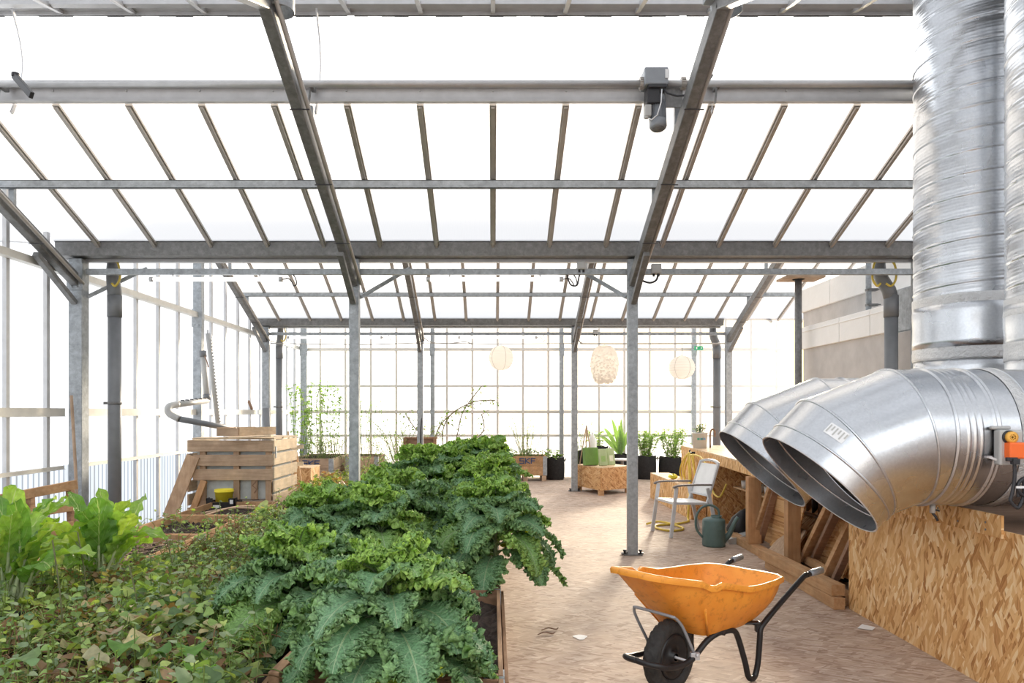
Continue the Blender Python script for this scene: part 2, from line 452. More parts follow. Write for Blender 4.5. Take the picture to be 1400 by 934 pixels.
# top purlin channel of the vent opening
b = MB(); z = roof_z(6.0)+.112
b.span(XL, XR, 5.985, 5.995, z-.135, z-.02); b.span(XL, XR, 5.93, 5.995, z-.142, z-.134); b.span(XL, XR, 5.93, 5.935, z-.15, z-.134)
b.span(XL, XR, 5.95, 5.995, z-.026, z-.018)
for k in range(-7, 9): b.span(.6*k-.006, .6*k+.006, 5.975, 5.986, z-.05, z-.035)
build('head_purlin', b, M['alu'], rf)
# ridge beam
b = MB(); b.span(XL, XR, RIDGE1-.06, RIDGE1+.06, ZR-.12, ZR-.01); build('ridge_beam', b, M['galvd'], rf)
b = MB(); b.span(XL+D2, 6.2, RIDGE2-.06, RIDGE2+.06, roof_z(RIDGE2)-.12, roof_z(RIDGE2)-.01); build('ridge_beam', b, M['galvd'], rf)

# raised vent leaf hinged at the ridge
AV = math.radians(13.6); LV = 1.30
def vent(t, dz=0): return (RIDGE1+.05+LV*t*math.cos(AV), ZR+.0+LV*t*math.sin(AV)+dz)
vn = thing('roof_vent', 'long hinged roof vent propped open above the white gap', 'roof vent', (0, RIDGE1, ZR))
y0, z0 = vent(0); y1, z1 = vent(1)
b = MB(); b.add([(XL,y0,z0),(XR,y0,z0),(XR,y1,z1),(XL,y1,z1)], [(0,1,2,3)]); build('vent_sheet', b, M['roofpane'], vn)
for k in range(-7, 9):
    b = MB(); b.beam((.6*k,y0,z0-.03), (.6*k,y1,z1-.03), .035, .04); build('glazing_bar', b, M['alu'], vn)
b = MB(); b.span(XL, XR, y1-.09, y1, z1-.03, z1-.022); b.span(XL, XR, y1-.012, y1, z1-.06, z1+.01); b.span(XL, XR, y1-.22, y1-.16, z1-.085, z1-.045)
build('edge_profile', b, M['alu'], vn)
b = MB()
for x0, x1 in ((XL,-1.22),(-1.16,1.56),(1.62,XR)):
    n = 24
    for i in range(n):
        xa = x0+(x1-x0)*i/n; xb = x0+(x1-x0)*(i+1)/n; s = .006*math.sin(i*1.7)
        b.span(xa, xb, y1+.002, y1+.012, z1-.062+s*.5, z1-.035)
build('rubber_seal', b, M['brownb'] if False else M['cord'], vn)

# gutters
def gutter(Y, off, x0, x1, label):
    g = thing('gutter', label, 'gutter', (0, Y, 3.2))
    b = MB(); pts = [(-.16,3.375),(-.15,3.375),(-.13,3.235),(.13,3.235),(.15,3.375),(.16,3.375),(.135,3.215),(-.135,3.215)]
    n = len(pts)
    b.prism([(x0, Y+y, z) for y, z in pts], (0,0,0), (x1-x0,0,0))
    build('trough', b, M['galvd'], g)
    b = MB(); b.span(x0, x1, Y-.17, Y-.155, 3.36, 3.385); b.span(x0, x1, Y+.155, Y+.17, 3.36, 3.385); b.span(x0, x1, Y+.05, Y+.12, 3.185, 3.214)
    build('edge_strip', b, M['alu'], g)
gutter(Y1, 0, XL, XR, 'deep grey roof gutter crossing the whole view above the nearer posts')
gutter(Y2, D2, XL+D2, 4.45, 'thinner looking grey roof gutter further back above the rear posts')

# posts
def post(x, y, w, label, h=3.2, plate=True, d=None, group=None):
    t = thing('steel_post', label, 'post', (x, y, 0), group)
    b = MB(); b.box((x,y,h/2), (w,d or w,h)); build('shaft', b, M['galv'], t, bevel=.006)
    if plate:
        b = MB(); b.span(x-.10, x+.10, y-.06, y+.06, 0, .012)
        for s in (-1,1):
            b.beam((x+s*.045,y,.03),(x+s*.12,y,.012),.05,.012)
        bp_ = build('base_plate', b, M['galvd'], t)
        for s in (-1,1):
            b = MB(); b.lathe([(0,0),(.012,0),(.012,.03),(.02,.03),(.02,.045),(0,.045)], (x+s*.085,y-.02,.012), 6); build('anchor_bolt', b, M['cord'], bp_)
    b = MB(); b.span(x-w/2-.012, x+w/2+.012, y-w/2-.012, y-w/2-.002, 2.86, 3.14)
    for s in (-1,1): b.lathe([(0,0),(.01,0),(.01,.012),(0,.012)], (x+s*.03,y-w/2-.012,2.89), 6, Matrix.Rotation(math.pi/2,3,'X'))
    if plate or True: build('head_plate', b, M['galv'], t)
    return t
post(-1.5, Y1, .105, 'slim galvanised post rising out of the kale just in front of the gutter')
post(1.51, Y1, .105, 'slim galvanised post bolted to the floor beside the kale aisle')
post(-4.49, Y1, .145, 'thick galvanised post against the side wall beside the large downpipe')
post(4.62, Y1, .12, 'dark steel post beside the tall spiral duct')
post(-1.5+D2, Y2, .115, 'galvanised post in the rear row behind the brown board')
post(1.5+D2, Y2, .115, 'galvanised post in the rear row at the corner of the board clad planter', )
post(-4.5+D2, Y2, .13, 'rear row post at the side wall near the slatted crate')
post(4.5+D2, Y2, .115, 'rear row post beside the plastic downpipe near the building corner')
for x, lb in ((-1.42,'end wall post showing just beside the brown board'), (1.61,'end wall post behind the black grow bag'), (4.72,'end wall post behind the white bucket plant')):
    post(x, Y3-.16, .10, lb, h=4.2, plate=False)
post(-4.45, Y3-.1, .16, 'broad corner post where the side wall meets the end wall', h=4.2, plate=False)
post(-4.57, 11.36, .13, 'dull steel post standing in the side wall behind the plastic tube frame', h=4.2, plate=False)

# horizontal tie tubes and rafters
b = MB(); b.span(-4.4, 4.62, Y1-.03, Y1+.03, 3.035, 3.095)
tag(build('tie_beam', b, M['galv']), 'square galvanised tube running between the nearer posts just below the gutter', 'tie beam')
b = MB(); b.span(-4.4, 4.6, Y2-.03, Y2+.03, 3.04, 3.095)
tag(build('tie_beam', b, M['galv']), 'distant galvanised tube between the rear posts under the second gutter', 'tie beam')
def rafter(x, Yg, yr, label, side=1):
    z0 = 2.93; zr = z0+abs(Yg-yr)*SL; s = -1 if yr < Yg else 1
    t = thing('rafter', label, 'rafter', (x, Yg, z0))
    b = MB(); b.beam((x,Yg+s*.03,z0+.02), (x,yr,zr), .085, .13)
    b.beam((x,yr,zr),(x,yr+s*1.6,zr-1.6*SL), .085, .13)
    build('main_tube', b, M['galvd'], t, bevel=.008)
    b = MB(); b.beam((x,Yg+s*.08,2.72),(x,Yg+s*.75,3.10), .06, .05); build('knee_brace', b, M['galvd'], t, bevel=.004)
    b = MB(); b.box((x,yr+s*-.02,zr+.07),(.20,.20,.10)); b.lathe([(.10,0),(.105,0),(.105,.10),(.10,.12)],(x+.06,yr+.12,zr-.02),14); build('ridge_bracket', b, M['galv'], t, bevel=.004)
    xs = x+.075*side
    b = MB(); b.tube([(xs,Yg+s*.05,z0+.0),(xs,Yg+s*.3,z0+.11),(xs,yr,zr)], .019, 8); cd_ = build('conduit', b, M['bar'], t)
    for k in (.25,.5,.75):
        yy = Yg+(yr-Yg)*k; zz = z0+abs(yy-Yg)*SL
        b = MB(); b.beam((x-.05,yy,zz-.07),(x+.10,yy,zz-.07),.012,.006); build('clip', b, M['cord'], cd_)
    # hangers to the roof
    for k in (.35,.62):
        yy = Yg+(yr-Yg)*k; zz = z0+abs(yy-Yg)*SL
        b = MB(); b.span(x-.025,x+.025,yy-.02,yy+.02,zz+.05,roof_z(yy)-.06); build('hanger', b, M['galv'], t)
    return t
rafter(-1.5, Y1, RIDGE1, 'long sloping rafter over the kale ending at the vent')
rafter(1.51, Y1, RIDGE1, 'sloping rafter beside the vent motor')
rafter(-4.49, Y1, RIDGE1, 'sloping rafter against the side wall with a knee brace')
rafter(-1.5+D2, Y2, RIDGE2, 'short looking rafter above the rear post by the brown board')
rafter(1.5+D2, Y2, RIDGE2, 'rafter of the rear bay above the lanterns')
rafter(-4.5+D2, Y2, RIDGE2, 'rafter of the rear bay by the side wall')
rafter(4.5+D2, Y2, RIDGE2, 'rafter of the rear bay beside the round dark column')
# upward struts behind the posts
for x, y, s, lb in ((-4.49,Y1,1,'slanting strut behind the thick side wall post'),(-1.5,Y1,1,'slanting strut behind the post in the kale'),(1.51,Y1,-1,'slanting strut behind the post beside the aisle')):
    b = MB(); b.beam((x+.05*s,y+.06,2.80),(x+.55*s,y+.4,3.18),.05,.04)
    tag(build('strut', b, M['galv'], bevel=.003), lb, 'strut')

# vent shaft, motor, rack arms
sh = thing('vent_shaft', 'long round drive tube along the vent opening', 'drive shaft', (0, 5.84, 4.15))
b = MB(); b.tube([(XL,5.84,4.17),(1.20,5.84,4.17)], .027, 14); b.tube([(1.36,5.84,4.17),(XR,5.84,4.17)], .027, 14); build('tube', b, M['alu'], sh)
for x in (1.17, 1.50):
    b = MB(); n = 26; prof = []
    b.lathe([(.018,0),(.043,0),(.043,.035),(.018,.035)], (x,5.84,4.17), 20, Matrix.Rotation(math.pi/2,3,'Y'), False)
    for k in range(16):
        a = 2*math.pi*k/16; b.box((x+.017,5.84+.045*math.cos(a),4.17+.045*math.sin(a)),(.035,.008,.008),Matrix.Rotation(a,3,'X'))
    build('coupling', b, M['bar'], sh)
mt = thing('vent_motor', 'grey gearbox and ribbed electric motor hanging at the vent shaft', 'motor', (1.30, 5.84, 3.8))
b = MB(); b.span(1.195,1.385,5.76,5.92,4.13,4.27); build('gearbox', b, M['greysteel'], mt, bevel=.012)
b = MB(); b.span(1.225,1.37,5.755,5.925,4.105,4.135); b.box((1.27,5.84,4.05),(.11,.14,.12),taper=.9); build('gearbox_base', b, M['cord'], mt, bevel=.006)
b = MB(); c = Vector((1.315,5.82,3.80)); MR = Matrix.Rotation(math.radians(-10),3,'X')
b.lathe([(0,0),(.045,0),(.06,.006),(.068,.02),(.068,.07),(.06,.075),(.058,.23),(.066,.24),(.066,.27),(0,.27)], c, 28, MR)
for k in range(22):
    a = 2*math.pi*k/22; b.box(c+MR@Vector((.062*math.cos(a),.062*math.sin(a),.15)),(.012,.003,.15),MR@Matrix.Rotation(a,3,'Z'))
mbod = build('motor_body', b, M['greysteel'], mt)
b = MB(); b.lathe([(0,-.003),(.05,-.003),(.05,.002)], c, 20, MR); b.lathe([(0,-.006),(.02,-.006),(.02,0)], c, 12, MR); build('fan_cover', b, M['galvd'], mbod)
b = MB(); b.box((1.225,5.80,3.93),(.05,.07,.09)); b.lathe([(.0,0),(.02,0),(.02,.03),(0,.03)],(1.215,5.79,3.87),10); build('terminal_box', b, M['pvc'], mt, bevel=.006)
b = MB(); b.box((1.372,5.752,4.21),(.035,.004,.07)); build('rating_label', b, M['white'], mt)
b = MB(); b.tube([(1.33,5.76,4.09),(1.32,5.74,3.98),(1.29,5.74,3.88),(1.25,5.76,3.85),(1.23,5.78,3.87)], .005, 6); build('signal_wire', b, M['white'], mt)
b = MB(); b.tube([(1.35,5.76,4.09),(1.37,5.74,4.05),(1.44,5.73,4.025),(1.55,5.73,4.03),(1.62,5.72,4.02),(1.70,5.66,4.16)], .008, 6); build('power_cable', b, M['cord'], mt)
b = MB(); b.span(1.375,1.52,5.86,5.875,3.99,4.13); b.span(1.375,1.52,5.86,5.93,4.13,4.14); build('mounting_plate', b, M['galvd'], mt)
def rack(x, lb):
    t = thing('rack_arm', lb, 'rack arm', (x, 5.85, 4.0))
    pts = []
    for i in range(13):
        u = i/12; pts.append((x+.012*math.sin(u*3), 6.0-.05*u+.16*math.sin(u*math.pi), 4.0+.95*u))
    b = MB(); 
    for p, q in zip(pts[:-1], pts[1:]): b.beam(p, (q[0],q[1],q[2]+.003), .012, .03, (0,1,0))
    build('curved_rack', b, M['whitemetal'], t)
    b = MB(); b.box((x,5.90,4.17),(.035,.10,.05)); b.beam((x-.02,5.86,4.02),(x-.005,5.86,4.2),.012,.03,(0,1,0)); build('pinion_housing', b, M['galvd'], t, bevel=.004)
rack(-1.455, 'pale curved rack arm hanging beside the long rafter')
rack(1.80, 'pale curved rack arm just past the vent motor rafter')
rack(-3.95, 'pale curved rack arm at the outer end of the vent shaft')
b = MB(); b.beam((-3.73,5.70,4.17),(-3.50,5.55,3.95),.03,.05)
b.lathe([(0,0),(.03,0),(.03,.03),(0,.03)],(-3.72,5.70,4.16),12)
t = tag(build('hooked_bracket', b, M['cord'], bevel=.003), 'short dark slanting bracket on the vent shaft near the side wall', 'bracket')

# cables on the tie beam
def wirething(name, pts, r, mat, lb, cat='cable'):
    b = MB(); b.tube(pts, r, 8); return tag(build(name, b, mat), lb, cat)
def smooth_pts(pts, n=6):
    pts = [Vector(p) for p in pts]; out = []
    for i in range(len(pts)-1):
        p0 = pts[max(i-1,0)]; p1 = pts[i]; p2 = pts[i+1]; p3 = pts[min(i+2,len(pts)-1)]
        for k in range(n):
            t = k/n; t2=t*t; t3=t2*t
            out.append(.5*((2*p1)+(p2-p0)*t+(2*p0-5*p1+4*p2-p3)*t2+(3*p1-p0-3*p2+p3)*t3))
    out.append(pts[-1]); return out

# strip lights
me = bpy.data.materials.new('light tube'); me.use_nodes = True
be = me.node_tree.nodes['Principled BSDF']; be.inputs['Emission Color'].default_value = (1,.97,.93,1); be.inputs['Emission Strength'].default_value = 1.6; be.inputs['Base Color'].default_value = (.9,.9,.9,1)
M['tube'] = me
def strip(x0, x1, y, z, lb):
    t = thing('strip_light', lb, 'strip light', ((x0+x1)/2, y, z))
    b = MB(); b.tube([(x0+.04,y,z),(x1-.04,y,z)], .022, 12); build('light_tube', b, M['tube'], t)
    for s, x in ((0,x0),(1,x1)):
        b = MB(); b.tube([(x,y,z),(x+(.04 if s==0 else -.04),y,z)], .026, 12); build('end_cap', b, M['alu'], t)
    for x in (x0+.25, x1-.25):
        b = MB(); b.tube([(x,y,z+.02),(x,y,z+.06)], .006, 6); build('clip', b, M['alu'], t)
    b = MB(); b.tube(smooth_pts([(x1,y,z),(x1+.06,y,z+.01),(x1+.10,y,z-.03),(x1+.12,y,z-.07),(x1+.15,y,z-.05),(x1+.14,y,z+.01),(x1+.10,y,z+.07)]), .006, 6); build('feed_cable', b, M['cord'], t)
strip(-3.72, -2.28, Y1, 2.985, 'glowing strip light under the tie beam between side wall and first post')
strip(-.72, .76, Y1, 2.985, 'glowing strip light under the tie beam in the middle of the view')
strip(-4.0, -2.15, Y2, 2.995, 'distant strip light on the rear tie beam nearer the side wall')
strip(-.68, .86, Y2, 2.995, 'distant strip light on the rear tie beam above the round lantern')
def junction(x, y, z, s, lb, cab=None):
    t = thing('junction_box', lb, 'junction box', (x,y,z))
    b = MB(); b.box((x,y,z),(s,.06,s)); build('box', b, M['pvc'], t, bevel=.006)
    b = MB(); b.box((x,y-.033,z),(s*.8,.006,s*.8)); build('lid', b, M['pvc'], t, bevel=.002)
    for k in (-1,1):
        b = MB(); b.lathe([(0,0),(.012,0),(.012,.03),(0,.03)],(x+k*s*.25,y,z-s/2-.03),8); build('cable_gland', b, M['cord'], t)
junction(.955, Y1-.03, 3.13, .09, 'grey junction box above the tie beam at the end of the middle strip light')
junction(1.76, Y1-.04, 3.09, .105, 'grey junction box on the tie beam just past the aisle post')
wirething('power_cable', smooth_pts([(1.60,Y1-.05,2.97),(1.64,Y1-.05,2.95),(1.70,Y1-.05,2.94),(1.76,Y1-.05,2.97),(1.78,Y1-.05,3.04)]), .011, M['cord'], 'looped dark cable beneath the junction box by the aisle post')
wirething('power_cable', smooth_pts([(.80,Y1,3.04),(.84,Y1,2.93),(.91,Y1,2.92),(.93,Y1,3.0),(.95,Y1,3.07)]), .008, M['cord'], 'looped cable from the middle strip light up to its junction box')
junction(1.99, Y2-.04, 3.10, .09, 'small junction box on the rear tie beam above the woven lantern')
b = MB(); b.tube(smooth_pts([(1.66,Y2-.1,3.15),(1.66,Y2-.1,2.95),(1.72,Y2-.1,2.88),(1.95,Y2-.1,2.865),(4.5,Y2-.1,2.87)]), .013, 8)
tag(build('conduit', b, M['bar']), 'thin brownish conduit the oval lantern hangs from', 'conduit')
b = MB(); b.tube([(-4.3,Y2-.1,2.87),(-2.5,Y2-.1,2.845),(-1.45,Y2-.1,2.88),(.0,Y2-.1,2.86),(1.62,Y2-.1,2.87)], .009, 8)
tag(build('cable_line', b, M['bar']), 'slack thin line the round middle lantern hangs from', 'cable')
wirething('power_cable', smooth_pts([(-1.42,Y2-.09,3.1),(-1.25,Y2-.09,2.92),(-.95,Y2-.09,2.87),(-.55,Y2-.09,2.90),(-.4,Y2-.09,2.86)]), .009, M['bar'], 'drooping cable beside the rear post by the brown board')
wirething('power_cable', [(-1.37,Y2-.02,2.9),(-1.37,Y2-.03,1.6),(-1.40,Y2-.07,1.2),(-1.40,Y2-.07,.9)], .012, M['cord'], 'dark cable running down the rear post by the brown board')

# side wall
wl_ = structure('wall_left')
ys = [2.0, Y1, Y2, Y3]
def wall_poly(mb, x, z0, Ya, Yb, ztop=None):
    pts = [Ya]+[y for y in (RIDGE1,7.794,8.1,RIDGE2,14.07,14.4) if Ya < y < Yb]+[Yb]
    top = [(x,y,(ztop if ztop else roof_z(y))) for y in pts]
    mb.add([(x,Ya,z0),(x,Yb,z0)]+top[::-1], [tuple(range(len(top)+2))])
mb = MB(); wall_poly(mb, XL, .97, -4.4, Y3); build('wall_sheet', mb, M['wallpane'], wl_)
mb = MB(); wall_poly(mb, XL, 0, -4.4, Y3, .97); build('corrugated_sheet', mb, M['corr'], wl_)
k = -10
y = 8.85-.632*11
i = 0
while y < Y3-.1:
    if abs(y-11.37) > .1 and abs(y-Y1) > .12:
        b = MB(); b.span(XL+.01, XL+.05, y-.026, y+.026, 0, roof_z(y)-.02); build('mullion', b, M['alu'], wl_)
    y += .632
for (z, h, d) in ((3.05,.075,.07),(1.545,.085,.04),(.955,.035,.03)):
    for ya, yb in ((1.5, Y1-.1), (Y1+.08, 11.3), (11.42, Y2-.1), (Y2+.1, Y3-.1)):
        b = MB(); b.span(XL+.04, XL+.04+d, ya, yb, z-h/2, z+h/2); b.span(XL+.04, XL+.055+d, ya, yb, z-h/2-.004, z-h/2)
        build('wall_rail', b, M['rail'], wl_)

# end wall
wb = structure('wall_back')
mb = MB(); mb.add([(-4.66,Y3,.99),(7,Y3,.99),(7,Y3,4.62),(-4.66,Y3,4.62)], [(0,1,2,3)]); build('wall_sheet', mb, M['endpane'], wb)
mb = MB(); mb.add([(-4.66,Y3,0),(7,Y3,0),(7,Y3,.99),(-4.66,Y3,.99)], [(0,1,2,3)]); build('corrugated_sheet', mb, M['corrx'], wb)
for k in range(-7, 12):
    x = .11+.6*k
    b = MB(); b.span(x-.026, x+.026, Y3-.05, Y3-.01, 0, 4.6); build('mullion', b, M['endbar_glare'], wb)
for z, h, m in ((3.02,.07,'endbar_glare'),(2.155,.055,'endbar_glare'),(1.545,.075,'endbar_glare'),(.985,.055,'endbar_glare')):
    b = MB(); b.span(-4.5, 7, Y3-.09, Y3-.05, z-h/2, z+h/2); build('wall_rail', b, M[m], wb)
b = MB()
for k in range(0, 90):
    x = -4.5+.13*k
    b.span(x-.004, x+.004, Y3+.25, Y3+.26, .0, .99)
b.span(-4.6, 7, Y3+.24, Y3+.27, .98, 1.0)
tag(build('railing', b, M['alu']), 'thin outdoor railing showing faintly through the end wall', 'railing')

# building mass at the other side
wr = structure('wall_right')
b = MB(); b.span(4.70, 7.4, 8.2, 11.05, 0, 2.49); build('rendered_wall', b, M['concrete'], wr)
ysp = [8.2, 9.55, 10.2, 11.08]
ysp = [8.0, 9.05, 9.85, 11.08]
for a, c in zip(ysp[:-1], ysp[1:]):
    b = MB(); b.span(4.66, 5.2, a+.008, c-.008, 2.49, 2.82); b.span(4.65,4.665,a+.008,c-.008,2.74,2.76); build('insulation_block', b, M['whiteblock'], wr, bevel=.01)
b = MB(); b.span(5.24, 7.4, 9.6, 12.35, 2.0, 3.22); build('upper_wall', b, M['concrete'], wr)
for a, c in ((9.62,11.3),(11.3,12.4)):
    b = MB(); b.span(5.20, 5.7, a+.006, c-.006, 3.22, 3.60); build('insulation_block', b, M['whiteblock'], wr, bevel=.01)
b = MB(); b.span(5.15, 5.9, 8.9, 9.58, 2.49, 3.75); build('insulation_block', b, M['whiteblock'], wr, bevel=.01)
b = MB(); b.span(5.19, 5.21, 8.2, 8.9, 2.49, 3.7); build('lining_board', b, M['whiteblock'], wr)
b = MB(); b.span(4.60, 4.70, 8.05, 8.45, 0, 2.45); build('rendered_pier', b, M['concrete'], wr, bevel=.01)
b = MB(); b.span(4.62, 4.80, 8.0, 8.5, 2.45, 2.95); build('foil_wrap', b, M['galv'], wr, bevel=.02)

# antenna like mast clamp on the wall
t = thing('clamped_pole', 'thin galvanised pole clamped to the upper grey wall', 'pole', (4.92, 9.6, 2.8))
b = MB(); b.tube([(4.94,9.62,2.825),(4.94,9.62,3.72)], .035, 12); build('pole', b, M['galv'], t)
for z in (2.95, 3.15):
    b = MB(); b.box((4.97,9.60,z),(.13,.09,.03)); b.tube([(4.88,9.55,z),(5.06,9.55,z)],.008,6); build('clamp', b, M['galvd'], t)

t = thing('round_column', 'dark round column topped by a plywood plate at the building corner', 'column', (4.50, 10.78, 0))
b = MB(); b.lathe([(.0,0),(.05,0),(.05,3.5),(.0,3.5)], (4.50,10.78,0), 20); build('shaft', b, M['galvd'], t)
b = MB(); b.lathe([(0,0),(.09,0),(.075,.05),(0,.05)], (4.50,10.78,3.5), 20); build('collar', b, M['cord'], t)
b = MB(); b.span(4.26,4.82,10.6,11.0,3.5,3.53); build('plywood_plate', b, M['pallet'], t)

# downpipes
def downpipe(x, y, r, lb, dx=-.09, ztop=3.22, strap=None):
    t = thing('downpipe', lb, 'downpipe', (x, y, 0))
    pts = smooth_pts([(x+dx,y,ztop),(x+dx,y,3.16),(x+dx*.9,y,3.05),(x+dx*.1,y,2.88),(x,y,2.78)], 4)
    pts = [(x+dx,y,ztop),(x+dx,y,3.10),(x+dx*.8,y,3.02),(x+dx*.2,y,2.90),(x,y,2.80)]
    b = MB(); b.tube(pts, [r*.85,r*.98,r*1.02,r*1.06,r*1.06], 20); build('offset_bend', b, M['pipe'], t)
    b = MB(); b.tube([(x,y,2.84),(x,y,2.6)], r*1.10, 20); build('socket', b, M['pipe'], t)
    b = MB(); b.tube([(x,y,2.6),(x,y,0)], r, 20); build('straight_pipe', b, M['pipe'], t)
    b = MB(); b.tube([(x,y,1.66),(x,y,1.63)], r*1.08, 20); b.box((x-r*1.3,y,1.645),(.06,.02,.03)); build('pipe_clip', b, M['galvd'], t)
    if strap:
        for s in strap:
            b = MB(); b.tube(smooth_pts([(x+dx+s*.04,y-.06,3.25),(x+dx+s*.11,y-.1,3.17),(x+dx+s*.13,y-.1,3.02),(x+dx+s*.08,y-.1,2.93),(x+dx+s*.03,y-.08,2.96)]), .012, 6); build('yellow_strap', b, M['hose'], t)
    return t
downpipe(-4.20, 8.12, .070, 'large grey plastic downpipe beside the thick side wall post', -.02, strap=(1,))
downpipe(4.42, 8.12, .070, 'large grey plastic downpipe in front of the rendered wall', -.13, strap=(-1,1))
downpipe(-4.22, Y2+.2, .065, 'smaller looking grey downpipe near the slatted crate', .03, strap=(1,))
downpipe(4.42, Y2+.2, .075, 'grey downpipe by the end wall beyond the white bucket plant', -.08)
b = MB(); b.tube([(-4.33,Y2-.3,1.62),(-4.24,Y2-.3,.0)],.07,16); tag(build('pipe_offcut', b, M['pipe']), 'short length of dark pipe leaning at the rear side wall post', 'pipe')
# exit sign on the end wall post
t = thing('exit_sign', 'small green emergency sign hanging near the end wall', 'sign', (4.6, 16.9, 2.97))
b = MB(); b.tube([(4.70,16.9,3.05),(4.70,17.0,3.05),(4.70,17.2,3.05)], .01, 6); build('wall_bracket', b, M['alu'], t)
mg = simple('sign green', (.03,.42,.18), .5)
b = MB(); b.box((4.75,16.9,3.02),(.20,.03,.09)); build('sign_panel', b, mg, t)
b = MB(); b.box((4.70,16.88,3.02),(.03,.006,.05)); build('door_mark', b, M['white'], t)
b = MB(); b.prism([(4.80,16.885,3.04),(4.83,16.885,3.02),(4.80,16.885,3.0)],(0,0,0),(0,-.006,0)); build('arrow', b, M['white'], t)

# paper lanterns
ml, n, l, bb = nm('rice paper'); td = n.new('ShaderNodeBsdfTranslucent'); td.inputs[0].default_value = (.95,.92,.88,1); bb.inputs['Base Color'].default_value = (.93,.91,.89,1); bb.inputs['Roughness'].default_value = .9
mx = n.new('ShaderNodeMixShader'); mx.inputs[0].default_value = .75; l.new(bb.outputs[0], mx.inputs[1]); l.new(td.outputs[0], mx.inputs[2]); l.new(mx.outputs[0], n['Material Output'].inputs[0])
def lantern(x, y, z, r, rz, lb, kind=0):
    t = thing('paper_lantern', lb, 'lantern', (x,y,z-rz))
    prof = []; N = 72
    for i in range(N+1):
        a = math.pi*(.05+.9*i/N); k = 1+ (.018*math.cos(i/N*2*math.pi*12) if kind == 0 else 0)
        rr = r*math.sin(a)**(.9 if kind==0 else .72)*k
        prof.append((rr, -rz*math.cos(a)))
    b = MB(); b.lathe(prof, (x,y,z), 40)
    o = build('paper_shade', b, ml, t)
    if kind == 0:
        for a0 in (0,.9,1.9,2.8,3.9,5.1):
            b = MB(); b.tube([(x+math.cos(a0)*q*1.01, y+math.sin(a0)*q*1.01, z+h) for q, h in prof[::6]], .003, 5); build('rib', b, M['bar'], t)
    else:
        b = MB(); rr = random.Random(3)
        for i in range(900):
            a = rr.random()*6.283; j = rr.randint(4, N-4); q, h = prof[j]
            c = Vector((x+math.cos(a)*q, y+math.sin(a)*q, z+h)); nrm = Vector((math.cos(a), math.sin(a), (h/rz)*.6)).normalized()
            tdir = Vector((-math.sin(a), math.cos(a), rr.uniform(-.3,.3)))
            L = .022; dn = Vector((0,0,-.03))+nrm*rr.uniform(.008,.022)
            b.add([c+tdir*L, c-tdir*L, c-tdir*L*.7+dn, c+tdir*L*.7+dn], [(0,1,2,3)])
        build('paper_petals', b, ml, o)
    b = MB(); b.tube([(x,y,z+rz*.98),(x,y,2.86)], .004, 5); build('cord', b, M['cord'], t)
    b = MB(); b.tube([(x+math.cos(a)*prof[-1][0],y+math.sin(a)*prof[-1][0],z+prof[-1][1]) for a in [i*.4 for i in range(16)]], .004, 5, close=True); build('wire_ring', b, M['bar'], t)
p = P(685,489.5,Y2-.1); lantern(p.x,p.y,p.z,.235,.24,'round white paper lantern hanging in the middle of the end wall')
p = P(826.5,498,Y2-.1); lantern(p.x,p.y,p.z,.27,.37,'larger oval lantern with shaggy papery petals',1)
p = P(932.5,502.5,Y2-.1); lantern(p.x,p.y,p.z,.245,.225,'round white paper lantern past the aisle post')
# ---------------------------------------------------------------- ventilation ducts
md, n, l, bb = nm('duct steel'); c = coords(n, l, (1,1,1))
f1 = noise(n, l, c, 3.0, 3, .5); f2 = noise(n, l, c, 60, 4, .7)
l.new(ramp(n, l, f2, [(.3, (.56,.58,.61)), (.7, (.66,.68,.71))]), bb.inputs['Base Color'])
bb.inputs['Metallic'].default_value = 1.0
l.new(ramp(n, l, f1, [(.3, (.25,)*3), (.7, (.33,)*3)]), bb.inputs['Roughness'])
bump(n, l, f1, .12, .02, bb)
M['duct'] = md
mf, n, l, bb = nm('foil tape'); c = coords(n, l); f1 = noise(n, l, c, 40, 5, .7)
bb.inputs['Base Color'].default_value = (.80,.81,.82,1); bb.inputs['Metallic'].default_value = .85; bb.inputs['Roughness'].default_value = .3; bump(n, l, f1, 1.0, .02, bb)
M['foil'] = mf
RY = Matrix.Rotation(math.pi/2, 3, 'Y')   # lathe axis along +X
